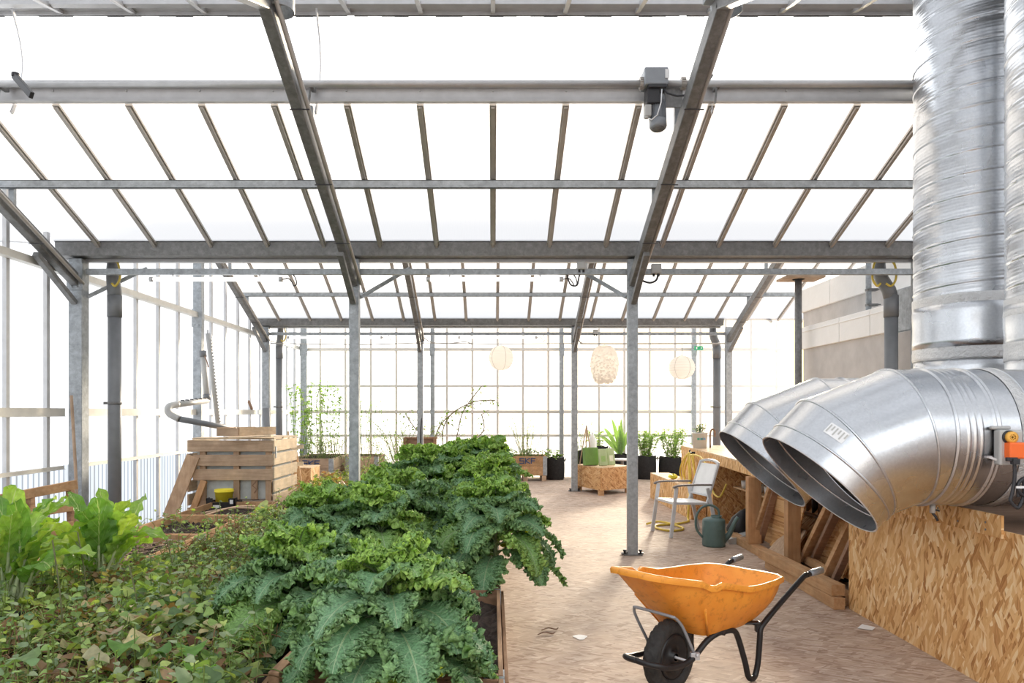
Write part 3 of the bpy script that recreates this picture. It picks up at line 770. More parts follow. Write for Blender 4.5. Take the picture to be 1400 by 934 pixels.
def elbow_duct(Y, dx, label, xend=4.25, foil_at=2.83):
    zc = 1.40; r = .40
    t = thing('ventilation_duct', label, 'air duct', (2.4+dx, Y, zc))
    # straight part: profile along x
    prof = []
    x = 2.62; 
    def ridge(x, h=.010, w=.008): return [(r, x-w-.003), (r, x-w), (r+h, x-w*.4), (r+h, x+w*.4), (r, x+w), (r, x+w+.003)]
    prof = [(r, 2.30)]
    secs = [(r, 2.50)]
    secs += ridge(2.515) + ridge(2.575,.004,.010) + ridge(2.61,.004,.010) + ridge(2.645,.004,.010) + ridge(2.72,.010) + ridge(2.745,.008) + [(r,2.85)] + ridge(2.93,.012) + [(r,3.3)] + ridge(3.31,.012) + [(r, xend), (0, xend)]
    b = MB(); b.lathe(secs, (dx,Y,zc), 72, RY); build('straight_section', b, M['duct'], t)
    b = MB(); b.lathe([(r+.003,2.86),(r+.009,2.865),(r+.008,2.89),(r+.012,2.91),(r+.003,2.935)], (dx,Y,zc), 72, RY); build('foil_tape', b, M['foil'], t)
    # elbow: mitred gores
    a1, a2 = math.radians(21), math.radians(46)
    B = Vector((2.40+dx, Y, zc)); d0 = Vector((-1,0,0)); d1 = Vector((-math.cos(a1),0,-math.sin(a1))); d2 = Vector((-math.cos(a2),0,-math.sin(a2)))
    A = B+d1*.345; Mo = A+d2*.215
    def ring(c, ang, half, rr): # plane tilted by ang from vertical
        e = Vector((math.sin(ang), 0, -math.cos(ang)))
        k = 1/math.cos(half)
        return [c+Vector((0,1,0))*(rr*math.cos(q))+e*(rr*math.sin(q)*k) for q in [2*math.pi*i/72 for i in range(72)]]
    st = Vector((2.51+dx, Y, zc))
    rings = [ring(st,0,0,r), ring(B,a1/2,a1/2,r), ring(A,(a1+a2)/2,(a2-a1)/2,r), ring(A+d2*.115,a2,0,r), ring(Mo,a2,0,r)]
    inn = [ring(st,0,0,r-.006), ring(B,a1/2,a1/2,r-.006), ring(A,(a1+a2)/2,(a2-a1)/2,r-.006), ring(A+d2*.115,a2,0,r-.006), ring(Mo,a2,0,r-.006)]
    def band(mb, ra, rb, flip=False):
        vs = ra+rb; k = len(ra)
        fs = [(i, (i+1)%k, k+(i+1)%k, k+i) for i in range(k)]
        if flip: fs = [tuple(reversed(f)) for f in fs]
        mb.add(vs, fs, True)
    for i, nmx in enumerate(('elbow_gore','elbow_gore','elbow_gore','mouth_collar')):
        b = MB(); band(b, rings[i], rings[i+1]); band(b, inn[i], inn[i+1], True)
        if i == 3: band(b, rings[4], inn[4], True)
        build(nmx, b, M['duct'], t)
    for i in (1,2,3):
        b = MB(); b.tube(rings[i], .008, 6, close=True); build('seam_bead', b, M['duct'], t)
    b = MB(); b.tube(inn[3], .006, 6, close=True); b.tube(rings[4], .004, 6, close=True); build('inner_bead', b, M['alu'], t)
    return t
df = elbow_duct(4.35, 0.0, 'nearer big horizontal duct with downturned open mouth and sticker')
elbow_duct(5.50, .085, 'further big horizontal duct whose mouth peeks out behind the nearer one')
# sticker on the front duct elbow
def duct_pt(x, ang, off, Y=4.35, dx=0):
    return None
b = MB(); a1 = math.radians(21); a2 = math.radians(46)
A_ = Vector((2.40-.345*math.cos(a1),4.35,1.40-.345*math.sin(a1))); e2 = Vector((math.sin(a2),0,-math.cos(a2))); d2 = Vector((-math.cos(a2),0,-math.sin(a2)))
def onmouth(s, q, off=.002): return A_+d2*s+Vector((0,1,0))*((.40+off)*math.cos(q))+e2*((.40+off)*math.sin(q))
qs = [math.pi+.50+.05*i for i in range(7)]
arr = np.array([[tuple(onmouth(s, q)) for q in qs] for s in (-.02,.05)])
b.grid(arr[:, ::-1]); build('sticker', b, M['white'], df)
b = MB()
for i, q in enumerate(qs[:-1]):
    b.grid(np.array([[tuple(onmouth(s, q+dq, .004)) for dq in (.008,.03)] for s in (-.01,.04 if i%2 else .02)])[:, ::-1])
build('sticker_print', b, M['pvc'], df)

def spiral(x, Y, label, z0, z1, r=.40):
    t = thing('spiral_duct', label, 'air duct', (x, Y, z0))
    NS = 96; dz = .0075; nz = int((z1-z0)/dz); pitch = .155
    a = np.linspace(0, 2*math.pi, NS+1); z = z0+np.arange(nz+1)*dz
    AA, ZZ = np.meshgrid(a, z)
    ph = ((ZZ-z0)/pitch - AA/(2*math.pi)) % 1.0
    prof = np.zeros_like(ph)
    d = np.abs(ph-.5)*pitch
    prof += .006*np.clip(1-d/.010, 0, 1)
    prof -= .004*np.clip(1-np.abs(d-.013)/.006, 0, 1)
    for cc in (.14,.0,.86):
        dd = np.abs(((ph-cc+.5) % 1)-.5)*pitch; prof += .0022*np.exp(-(dd/.009)**2)
    rr = r+prof
    arr = np.stack([x+rr*np.cos(AA), Y+rr*np.sin(AA), ZZ], -1)
    b = MB(); b.grid(arr[:, ::1]); build('spiral_tube', b, M['duct'], t)
    def collar(za, zb, rr, mat, nmx):
        zz = np.linspace(za, zb, 7); rnd = random.Random(int(za*100))
        prof = [(rr-.01, za)]+[(rr+rnd.uniform(0,.006), q) for q in zz]+[(rr-.01, zb)]
        q = MB(); q.lathe([(p_, h_) for p_, h_ in prof], (x,Y,0), 64); build(nmx, q, mat, t)
    return t, collar
t, col_ = spiral(3.62, 5.5, 'tall vertical spiral seamed duct, the one farther from the camera', 2.30, 5.0)
col_(2.02, 2.34, .405, M['duct'], 'smooth_sleeve'); col_(2.30, 2.40, .405, M['foil'], 'foil_tape'); col_(1.93, 2.04, .405, M['foil'], 'foil_tape'); col_(1.5, 1.95, .40, M['duct'], 'saddle_collar')
t, col_ = spiral(3.53, 4.35, 'tall vertical spiral seamed duct at the picture edge, nearest the camera', 2.16, 5.0)
col_(1.95, 2.20, .405, M['duct'], 'smooth_sleeve'); col_(2.12, 2.24, .405, M['foil'], 'foil_tape'); col_(1.86, 1.97, .405, M['foil'], 'foil_tape'); col_(1.5, 1.90, .40, M['duct'], 'saddle_collar')
# damper actuator
t = thing('damper_actuator', 'orange and grey damper actuator mounted on the nearer duct', 'actuator', (2.80, 3.9, 1.35))
def ap(px, py, Y=3.90): return P(px, py, Y)
p = ap(1381,612); b = MB(); b.box((p.x,3.915,p.z),(.125,.055,.19)); b.box((p.x-.03,3.935,p.z+.105),(.11,.03,.02)); build('housing', b, M['pvc'], t, bevel=.01)
p = ap(1386,616,3.87); b = MB(); b.box((p.x+.01,3.87,p.z),(.095,.05,.085)); build('orange_cover', b, M['orange'], t, bevel=.008)
p = ap(1384,598,3.86); b = MB(); RX = Matrix.Rotation(math.pi/2,3,'X')
b.lathe([(.016,0),(.030,0),(.030,.02),(.016,.02)], (p.x,3.875,p.z), 20, RX)
for k in range(4): b.box((p.x,3.865,p.z),(.05,.014,.006),Matrix.Rotation(k*math.pi/4,3,'Y'))
build('position_dial', b, simple('dial amber',(.85,.45,.08),.5), t)
b = MB(); b.lathe([(0,0),(.036,0),(.036,.012),(0,.012)], (p.x,3.892,p.z), 20, RX); build('dial_back', b, M['cord'], t)
p = ap(1386,628,3.85); b = MB(); b.box((p.x-.015,3.845,p.z),(.055,.02,.02)); b.box((p.x,3.84,p.z-.012),(.035,.03,.03)); build('clutch_button', b, M['cord'], t, bevel=.003)
b = MB(); q = Vector((p.x+.0,3.845,p.z-.02))
b.tube(smooth_pts([q, q+Vector((0,0,-.09)), q+Vector((-.015,0,-.17)), q+Vector((-.02,0,-.2)), q+Vector((.02,0,-.235)), q+Vector((.05,0,-.16)), q+Vector((.045,0,-.09)), q+Vector((.02,0,-.11)), q+Vector((.02,.0,-.18))]), .009, 8)
c0 = q+Vector((.065,.0,-.125)); 
for k in range(3): b.tube([c0+Vector((.05*math.cos(a)*(1+.05*k), -.006*k, .05*math.sin(a))) for a in [i*.35 for i in range(18)]], .008, 7, close=True)
build('cable_coil', b, M['cord'], t)
b = MB(); b.span(c0.x-.07,c0.x+.2,c0.y-.022,c0.y-.016,c0.z-.006,c0.z+.006); build('cable_tie', b, M['white'], t)
b = MB(); b.beam((2.665,3.93,1.305),(2.72,3.91,1.285),.012,.012); b.box((2.665,3.935,1.307),(.03,.02,.012)); build('crank_lever', b, M['alu'], t)

# ---------------------------------------------------------------- counter and bench
def FX(Y): return 2.71+.016*Y
def TX(Y): return max(2.80, 2.246+.079*Y)
def fbox(mb, Ya, Yb, o0, o1, z0, z1, fx=FX):
    vs = []
    for z in (z0, z1):
        for (Y, o) in ((Ya,o0),(Ya,o1),(Yb,o1),(Yb,o0)): vs.append((fx(Y)+o, Y, z))
    mb.add(vs, [(3,2,1,0),(4,5,6,7),(0,1,5,4),(1,2,6,5),(2,3,7,6),(3,0,4,7)]); return mb
t = thing('board_clad_counter', 'tall counter clad in golden strand board below the big ducts', 'counter', (2.8, 4.5, 0))
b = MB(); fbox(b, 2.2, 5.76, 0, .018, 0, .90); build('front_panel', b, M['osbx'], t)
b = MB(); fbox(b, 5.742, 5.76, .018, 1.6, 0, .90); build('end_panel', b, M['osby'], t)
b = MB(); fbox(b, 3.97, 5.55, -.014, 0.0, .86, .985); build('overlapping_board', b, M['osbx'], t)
for (yy, zz) in ((4.1,.93),(4.1,.89),(4.55,.95),(4.9,.93),(4.35,.90)):
    b = MB(); b.lathe([(0,0),(.006,0),(.006,.003),(0,.003)], (FX(yy)-.014,yy,zz), 8, Matrix.Rotation(-math.pi/2,3,'Y')); build('screw_head', b, M['galvd'], t)
b = MB(); fbox(b, 2.2, 5.742, .018, 1.6, .86, .88); build('worktop', b, M['brownb'], t)
t = thing('dangling_connector', 'small grey connector with a cut black wire hanging under the duct', 'cable', (2.65,4.35,.9))
p = P(1275,690,4.3); b = MB(); b.tube([(p.x,4.3,1.01),(p.x,4.3,.955)], .016, 10); build('ferrule', b, M['pvc'], t)
b = MB(); b.tube([(p.x,4.3,.975),(p.x+.03,4.28,.97)],.006,6); b.tube([(p.x,4.3,.955),(p.x+.02,4.3,.93),(p.x+.03,4.3,.91)], .008, 6); build('wire', b, M['cord'], t)

t = thing('workbench', 'long open workbench with pale strand board top beyond the ducts', 'workbench', (3.2, 9, 0))
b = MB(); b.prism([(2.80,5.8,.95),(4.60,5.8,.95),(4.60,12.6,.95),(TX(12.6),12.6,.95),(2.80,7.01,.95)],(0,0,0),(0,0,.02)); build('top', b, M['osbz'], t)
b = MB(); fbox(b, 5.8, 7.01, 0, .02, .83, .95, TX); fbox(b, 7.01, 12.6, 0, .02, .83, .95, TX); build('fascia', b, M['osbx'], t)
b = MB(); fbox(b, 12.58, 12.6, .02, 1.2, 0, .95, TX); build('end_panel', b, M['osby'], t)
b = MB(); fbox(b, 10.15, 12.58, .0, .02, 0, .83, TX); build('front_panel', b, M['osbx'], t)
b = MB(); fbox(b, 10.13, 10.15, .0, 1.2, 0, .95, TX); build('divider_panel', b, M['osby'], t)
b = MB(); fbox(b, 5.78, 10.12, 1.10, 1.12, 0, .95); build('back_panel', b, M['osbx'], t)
b = MB(); fbox(b, 8.1, 10.12, .45, 1.10, .50, .52); build('shelf', b, M['osbz'], t)
b = MB(); fbox(b, 8.09, 8.11, .45, 1.10, 0, .95); build('divider_panel', b, M['osby'], t)
for Y in (8.12, 7.05):
    b = MB(); fbox(b, Y-.05, Y+.05, -.02 if Y>8 else .0, .125, .09, .83); build('stud', b, M['pinez'], t, bevel=.004)
b = MB(); fbox(b, 5.82, 9.1, 0.0, .10, 0, .09); build('sill', b, M['pine'], t, bevel=.004)

# step box
t = thing('step_box', 'low strand board step in front of the workbench end', 'step', (3.1, 11.8, 0))
b = MB(); b.span(2.84,3.17,10.5,13.2,.43,.45); build('top', b, M['osbz'], t)
b = MB(); b.span(2.84,2.86,10.5,13.2,0,.43); build('side_panel', b, M['osbx'], t)
b = MB(); b.span(2.86,3.06,10.5,10.52,0,.43); build('end_panel', b, M['osby'], t)
b = MB(); b.span(2.86,3.17,13.18,13.2,0,.43); build('end_panel', b, M['osby'], t)

# loose timbers
def timber(name, a, c, w, h, mat, lb, cat='timber', grp=None, up=(0,0,1)):
    b = MB(); b.beam(a, c, w, h, up); return tag(build(name, b, mat, bevel=.004), lb, cat, grp)
timber('timber_beam', (2.71,5.72,.045), (2.74,7.25,.045), .09, .09, M['pine'], 'lower squared beam lying on the floor at the counter corner')
timber('timber_beam', (2.73,5.78,.137), (2.70,7.30,.137), .11, .09, M['pine'], 'upper squared beam stacked on another at the counter corner')
t = thing('lumber_frame', 'ladder like timber frame leaning against the counter end', 'timber frame', (3.0,7.0,.1))
def lr(px1,py1,z1,px2,py2,z2): return G(px1,py1,z1), G(px2,py2,z2)
rails = [((1099,766),(1139,684)), ((1131,786),(1170,704))]
for (a, c) in rails:
    p, q = G(*a, .10), P(*c, 6.25)
    b = MB(); b.beam(p, q, .05, .09, (1,0,0)); build('rail', b, M['pine'], t, bevel=.003)
p, q = G(1099,762,.12), G(1131,782,.12); b = MB(); b.beam(p, q, .05, .08); build('cross_piece', b, M['pine'], t, bevel=.003)
timber('timber_batten', G(1111,770,.09), P(1147,694,6.15), .04, .07, M['brownb'], 'darker batten leaning just inside the timber frame', up=(1,0,0))
timber('timber_batten', G(1142,792,.09), P(1171,728,5.95), .04, .06, M['brownb'], 'darker batten leaning beside the outer rail of the timber frame', up=(1,0,0))
timber('timber_batten', G(1031,741,.09), P(1056,664,7.75), .05, .08, M['pine'], 'pale batten leaning next to the first bench stud', up=(1,0,0))
timber('timber_batten', G(1039,742,.09), P(1062,664,7.70), .03, .07, M['brownb'], 'thin brown batten leaning behind the pale one', up=(1,0,0))
def sheet(name, pts, th, mat, lb):
    a, b_, c_ = [Vector(p) for p in pts[:3]]; nn = (b_-a).cross(c_-b_).normalized()*th
    m = MB(); m.prism(pts, (0,0,0), nn); return tag(build(name, m, mat), lb, 'board')
sheet('leaning_board', [(3.02,7.12,.09),(3.02,8.0,.09),(3.52,8.0,.78),(3.52,7.12,.78)], .018, M['osbx'], 'strand board sheet leaning inside the bench between the two studs')
sheet('leaning_board', [(3.10,6.05,.09),(3.10,6.98,.09),(3.60,6.98,.78),(3.60,6.05,.78)], .018, M['osbx'], 'strand board sheet leaning behind the timber frame')
def offs(p, d=(.07,.05,0)): return tuple(Vector(p)+Vector(d))
sheet('leaning_board', [offs(G(1096,760,.09)), offs(G(1146,794,.09)), offs(P(1182,704,6.2)), offs(P(1136,680,6.4))], .015, M['osby'], 'strand board sheet leaning directly behind the ladder like frame')
sheet('leaning_board', [offs(G(1036,738,.09)), offs(G(1079,762,.09)), offs(P(1096,690,7.1)), offs(P(1062,664,7.6))], .015, M['osby'], 'strand board sheet leaning between the pale batten and the second stud')
c0 = Vector((2.90,7.45,.09)); pts = [c0+Vector((0,-.22,0)), c0+Vector((0,.27,0)), c0+Vector((.08,.22,.12)), c0+Vector((.2,.0,.30))]+[c0+Vector((.2*k_, -.22+.1*(1-k_*k_)*0-.03*math.sin(k_*3), .30*k_)) for k_ in (.95,.7,.4,.2)]
sheet('board_offcut', pts, .018, M['pallet'], 'small offcut with a rounded corner leaning low between the studs')
# stuff under the bench
def carton(x, y, z, lb):
    t = thing('white_pot', lb, 'pot', (x,y,z), 'white pots on the bench shelf')
    b = MB(); b.lathe([(0,0),(.042,0),(.055,.10),(.058,.10),(.050,.012),(0,.012)], (x,y,z), 14); build('pot_body', b, M['white'], t)
    b = MB(); b.lathe([(0,.085),(.052,.088)], (x,y,z), 14); build('potting_soil', b, M['soil'], t)
for i in range(7):
    carton(FX(9)+.55+.02*(i%2), 8.3+.26*i, .52, 'small white plant pot in the row on the shelf under the bench')
for i in range(5):
    x, y = FX(8)+.50, 7.3+.14*i
    t = thing('glass_bottle', 'dark slim bottle standing on the shelf behind the studs', 'bottle', (x,y,.50), 'dark bottles under the bench')
    b = MB(); b.lathe([(0,0),(.032,0),(.032,.15),(.012,.20),(.012,.25),(0,.25)], (x,y,.50), 12); build('bottle_body', b, M['brownb'] if i%2 else M['cord'], t)
    b = MB(); b.lathe([(0,.25),(.014,.25),(.014,.27),(0,.27)], (x,y,.50), 10); build('cap', b, M['white'], t)
timber('bottle_shelf', (FX(7.6)+.50,7.15,.485), (FX(7.6)+.50,8.05,.485), .16, .02, M['pallet'], 'short shelf plank carrying dark bottles behind the stud', 'shelf')
# black sack
b = MB(); prof = [(0,0),(.13,.0),(.16,.08),(.14,.22),(.08,.33),(.03,.38),(0,.38)]
b.lathe(prof, (2.98,8.95,0.0), 16, Matrix.Rotation(.35,3,'Y')@Matrix.Scale(.8,3,(0,1,0)))
tag(build('black_sack', b, M['black']), 'slumped black plastic sack leaning on the floor behind the watering can', 'sack')
b = MB(); b.lathe([(0,0),(.10,0),(.12,.12),(.07,.28),(0,.30)], (3.05,6.55,.50-.3), 14, Matrix.Scale(.5,3,(0,1,0)))
b2 = MB(); b2.lathe([(0,0),(.12,0),(.15,.10),(.09,.24),(0,.27)], (3.30,6.75,.38), 14); b2.box((3.30,6.75,.19),(.2,.2,.38)); tag(build('black_bucket', b2, M['black']), 'black rubber bucket shape half hidden behind the second stud', 'bucket')
t = thing('slat_end_crate','grey folded crate lying on the floor beside the sack','crate',(3.0,8.7,0))
b = MB(); b.box((2.92,8.72,.06),(.34,.30,.02),Euler((0,-.25,0))); b.box((2.90,8.56,.05),(.3,.02,.08),Euler((0,-.25,0))); b.box((2.90,8.87,.05),(.3,.02,.08),Euler((0,-.25,0))); build('tray', b, M['pvc'], t)

# ---------------------------------------------------------------- wheelbarrow
W0 = Vector((.976,4.05)); U = Vector((.755,.656)); V = Vector((.656,-.755))
def WB(s, t_, z): q = W0+U*s+V*t_; return Vector((q.x, q.y, z))
def Wpx(px, py, t_):
    k = (px-VX)/F
    s = (k*(W0.y+V.y*t_)-W0.x-V.x*t_)/(U.x-U.y*k)
    Y = W0.y+U.y*s+V.y*t_
    return WB(s, t_, EYE-(py-VY)/F*Y)
t = thing('wheelbarrow', 'wheelbarrow with dirty orange plastic tray and black frame on the floor', 'wheelbarrow', (W0.x, W0.y, 0))
# tub: stations along s with half width and height of rim / bottom
mo, n, l, bb = nm('orange tray plastic'); c = coords(n, l)
f1 = noise(n, l, c, 4, 5, .65); f2 = noise(n, l, c, 22, 5, .7)
base_ = ramp(n, l, f1, [(.35, (.82,.29,.03)), (.6, (.90,.36,.045))])
dirt = ramp(n, l, f2, [(.32, (.62,.56,.50)), (.47, (1,1,1))])
l.new(mixc(n, l, .75, base_, dirt, 'MULTIPLY'), bb.inputs['Base Color']); bb.inputs['Roughness'].default_value = .45
M['tray'] = mo
def tub_outline(level):
    """closed loop of (s,t,z); level 0 rim .. 1 bottom"""
    rim = [(-.355,0.0,.722),(-.35,.07,.722),(-.335,.12,.716),(-.22,.18,.690),(-.04,.235,.655),(.02,.247,.625),(.06,.252,.620),(.10,.262,.632),(.30,.30,.585),(.42,.30,.575),(.62,.285,.568),(.76,.255,.562),(.80,.20,.562),(.81,.09,.562),(.81,.0,.560)]
    bot = [(.11,0,.318),(.11,.05,.318),(.112,.09,.318),(.125,.13,.318),(.16,.155,.318),(.19,.165,.318),(.22,.17,.318),(.25,.172,.318),(.36,.175,.318),(.44,.175,.318),(.55,.17,.32),(.62,.155,.32),(.65,.12,.32),(.655,.06,.31),(.655,0,.31)]
    out = []
    for (a, b_) in zip(rim, bot):
        k = level
        bulge = .035*math.sin(math.pi*min(k,1))*(1 if a[0] > 0 else .4)
        s_ = a[0]*(1-k)+b_[0]*k; t_ = a[1]*(1-k)+b_[1]*k; z_ = a[2]*(1-k)+b_[2]*k
        if a[1] > .05: t_ += bulge
        out.append((s_, t_, z_))
    full = out+[(s_, -t_, z_) for (s_, t_, z_) in out[-2:0:-1]]
    return full
def loop3(level, inset=0, dz=0):
    pts = tub_outline(level); cx = sum(p[0] for p in pts)/len(pts)
    res = []
    for s_, t_, z_ in pts:
        L = math.hypot(s_-cx, t_) or 1
        res.append(tuple(WB(s_-(s_-cx)/L*inset, t_-t_/L*inset, z_+dz)))
    return res
levels = [0,.12,.3,.5,.7,.86,.96,1.0]
outer = [loop3(0,-.018,-.028), loop3(0,-.022,-.004), loop3(0,-.012,.006), loop3(0,.004,.004)]
shell_in = [loop3(k, .008, 0) for k in levels]
shell_out = [loop3(k, 0, -.004) for k in levels]
b = MB()
allr = outer[::1]+shell_in
arr = np.array([r_+[r_[0]] for r_ in allr]); b.grid(arr)
N_ = len(shell_in[0]); b.add(shell_in[-1], [tuple(range(N_))])
arr = np.array([r_+[r_[0]] for r_ in ([outer[0]]+shell_out)]); b.grid(arr[:, ::-1]); b.add(shell_out[-1], [tuple(reversed(range(N_)))])
tubo = build('tray', b, M['tray'], t); 
# ribs on the tray side
b = MB()
for sg in (1,-1):
    b.tube([WB(-.005,sg*.232,.50), WB(.135,sg*.155,.32)], .007, 6)
build('tray_rib', b, M['tray'], tubo)
# dark stains: small chips on the back wall inside
# frame tubes
near = [(-.285,.0,.235),(-.28,.06,.232),(-.25,.105,.225),(-.18,.125,.205),(-.05,.13,.195),(.03,.135,.215),(.13,.15,.285),(.20,.165,.315),(.27,.175,.320),(.345,.185,.312),(.385,.19,.27),(.43,.21,.12),(.455,.215,.035),(.49,.22,.016),(.525,.22,.03),(.545,.225,.10),(.555,.23,.22),(.565,.23,.285),(.60,.235,.32),(.75,.245,.40),(1.02,.26,.525),(1.06,.265,.535),(1.11,.27,.54)]
for sg, nmx in ((1,'frame_tube'),(-1,'frame_tube')):
    b = MB(); b.tube(smooth_pts([WB(s_,sg*t_,z_) for s_, t_, z_ in near], 5), .0165, 12); build(nmx, b, M['black'], t)
    b = MB(); b.tube([WB(1.09,sg*.268,.54), WB(1.12,sg*.271,.541), WB(1.225,sg*.28,.545)], [.019,.021,.021], 14); build('grip', b, M['greysteel'], t)
    b = MB(); b.box(WB(.53,sg*.185,.322),(.10,.05,.012)); b.box(WB(.56,sg*.215,.30),(.03,.03,.06)); build('bracket', b, M['black'], t, bevel=.004)
b = MB(); b.tube([WB(.25,-.19,.315), WB(.25,.19,.315)], .013, 8); b.tube([WB(.56,-.22,.315), WB(.56,.22,.315)], .013, 8); build('cross_tube', b, M['black'], t)
b = MB(); rod = smooth_pts([WB(.04,.14,.225),WB(-.01,.14,.30),WB(-.07,.135,.40),WB(-.115,.125,.45),WB(-.14,.10,.465),WB(-.16,-.09,.475),WB(-.155,-.12,.465),WB(-.12,-.135,.41),WB(0,-.14,.24)], 5)
b.tube(rod, .0085, 8); build('tray_stay', b, M['greysteel'], t)
b = MB(); b.box(WB(.035,.14,.225),(.05,.03,.04)); b.lathe([(0,0),(.01,0),(.01,.02),(0,.02)],WB(.03,.16,.225),8); build('stay_clamp', b, M['alu'], t, bevel=.004)
# wheel: axle along V
ax = Vector((V.x, V.y, 0)); Mw = Matrix((Vector((U.x,U.y,0)), Vector((0,0,1)), ax)).transposed()
wc = WB(0,0,.20)
b = MB(); tw = .042; prof = []
for i in range(25):
    a = math.pi*(-1.15+2.30*i/24)
    prof.append((.158+.042*math.cos(a), tw*math.sin(a)*1.12))
SEG = 96; vs = []
for i, (r_, z_) in enumerate(prof):
    for k in range(SEG):
        an = 2*math.pi*k/SEG; tread = 0
        if 7 <= i <= 17: tread = .004*(1 if (k//2+(i//2)) % 2 else -1)
        vs.append(wc+Mw@Vector(((r_+tread)*math.cos(an), (r_+tread)*math.sin(an), z_)))
b.add(vs, [(i*SEG+k, i*SEG+(k+1)%SEG, (i+1)*SEG+(k+1)%SEG, (i+1)*SEG+k) for i in range(len(prof)-1) for k in range(SEG)], True)
build('tyre', b, M['rubber'], t)
b = MB(); b.lathe([(.020,-.045),(.028,-.045),(.03,-.02),(.085,-.012),(.105,-.035),(.122,-.036),(.122,.036),(.105,.035),(.085,.012),(.03,.02),(.028,.045),(.020,.045)], wc, 40, Mw); build('hub', b, M['black'], t)
b = MB(); b.tube([wc+Mw@Vector((0,0,-.14)), wc+Mw@Vector((0,0,.14))], .008, 8); build('axle', b, M['alu'], t)

# ---------------------------------------------------------------- garden chair
def make_chair(cx, cy, ang):
    t = thing('garden_chair', 'white metal garden chair with brown armrests beside the hose', 'chair', (cx, cy, 0))
    Rm = Matrix.Rotation(ang, 3, 'Z')
    def L(x, y, z): q = Rm@Vector((x,y,z)); return Vector((cx+q.x, cy+q.y, z))
    # local: front is -x
    for s in (-1, 1):
        b = MB(); b.beam(L(-.30,s*.27,0), L(-.22,s*.26,.62), .045, .025, L(0,1,0)-L(0,0,0)); build('leg', b, M['whitemetal'], t, bevel=.004)
        b = MB(); b.beam(L(.34,s*.25,0), L(.20,s*.25,.60), .045, .025, L(0,1,0)-L(0,0,0)); build('leg', b, M['whitemetal'], t, bevel=.004)
        b = MB(); pts = smooth_pts([L(-.27,s*.275,.615),L(-.2,s*.28,.64),L(0,s*.285,.645),L(.24,s*.27,.64)],5)
        for p, q in zip(pts[:-1], pts[1:]): b.beam(p, q, .05, .022)
        build('armrest', b, M['brownb'] if False else simple('weathered grey brown', (.20,.175,.165), .6), t, bevel=.004)
    b = MB(); 
    for s in (-1,1): b.beam(L(-.25,s*.23,.42), L(.22,s*.23,.40), .03, .03)
    b.beam(L(-.25,-.24,.42), L(-.25,.24,.42), .03, .03); b.beam(L(.20,-.24,.40), L(.20,.24,.40), .03, .03)
    build('seat_frame', b, M['whitemetal'], t, bevel=.004)
    b = MB(); A = np.array([[tuple(L(-.25+.47*i/8, -.22+.44*j/8, .438-.015*math.sin(math.pi*i/8)-.02*i/8)) for j in range(9)] for i in range(9)]); b.grid(A); A2 = A.copy(); A2[:,:,2] -= .012; b.grid(A2[:, ::-1]); build('seat', b, M['white'], t)
    b = MB()
    for s in (-1,1):
        pts = smooth_pts([L(.20,s*.235,.40),L(.27,s*.235,.62),L(.36,s*.23,.90)],5)
        for p, q in zip(pts[:-1], pts[1:]): b.beam(p, q, .03, .028)
    pts = smooth_pts([L(.36,-.235,.90),L(.375,-.12,.925),L(.378,0,.93),L(.375,.12,.925),L(.36,.235,.90)],4)
    for p, q in zip(pts[:-1], pts[1:]): b.beam(p, q, .03, .03)
    b.beam(L(.23,-.235,.50), L(.23,.235,.50), .025, .025)
    build('back_frame', b, M['whitemetal'], t, bevel=.004)
    b = MB(); A = np.array([[tuple(L(.235+.125*i/8-.012*math.sin(math.pi*i/8), -.215+.43*j/8, .50+.385*i/8)) for j in range(9)] for i in range(9)]); b.grid(A); A2 = A.copy(); A2[:,:,0] += .012; b.grid(A2[:, ::-1]); build('backrest', b, M['white'], t)
make_chair(2.42, 9.30, math.radians(12))

# watering can
t = thing('watering_can', 'dark green plastic watering can on the floor by the chair', 'watering can', (2.55, 8.42, 0))
cx, cy = 2.55, 8.45
b = MB(); b.lathe([(0,0),(.125,0),(.13,.02),(.128,.29),(.12,.31),(.09,.325),(.06,.33),(0,.335)], (cx,cy,0), 28); build('tank', b, M['green'], t)
b = MB(); b.tube([(cx+.10,cy-.02,.06),(cx+.17,cy-.03,.14),(cx+.24,cy-.04,.30),(cx+.27,cy-.04,.335)], [.04,.032,.022,.024], 12); build('spout', b, M['green'], t)
b = MB(); b.tube(smooth_pts([(cx+.06,cy,.32),(cx+.05,cy,.42),(cx-.04,cy,.47),(cx-.14,cy,.44),(cx-.20,cy,.34),(cx-.20,cy,.20),(cx-.13,cy,.10)]), .014, 10); build('handle', b, M['green'], t)
b = MB(); b.lathe([(.05,.31),(.065,.35),(.06,.35),(.05,.32)], (cx+.03,cy,0), 20); build('filler_neck', b, M['green'], t)
b = MB(); b.box((cx+.02,cy-.126,.22),(.07,.012,.04)); build('embossed_mark', b, M['green'], t, bevel=.004)

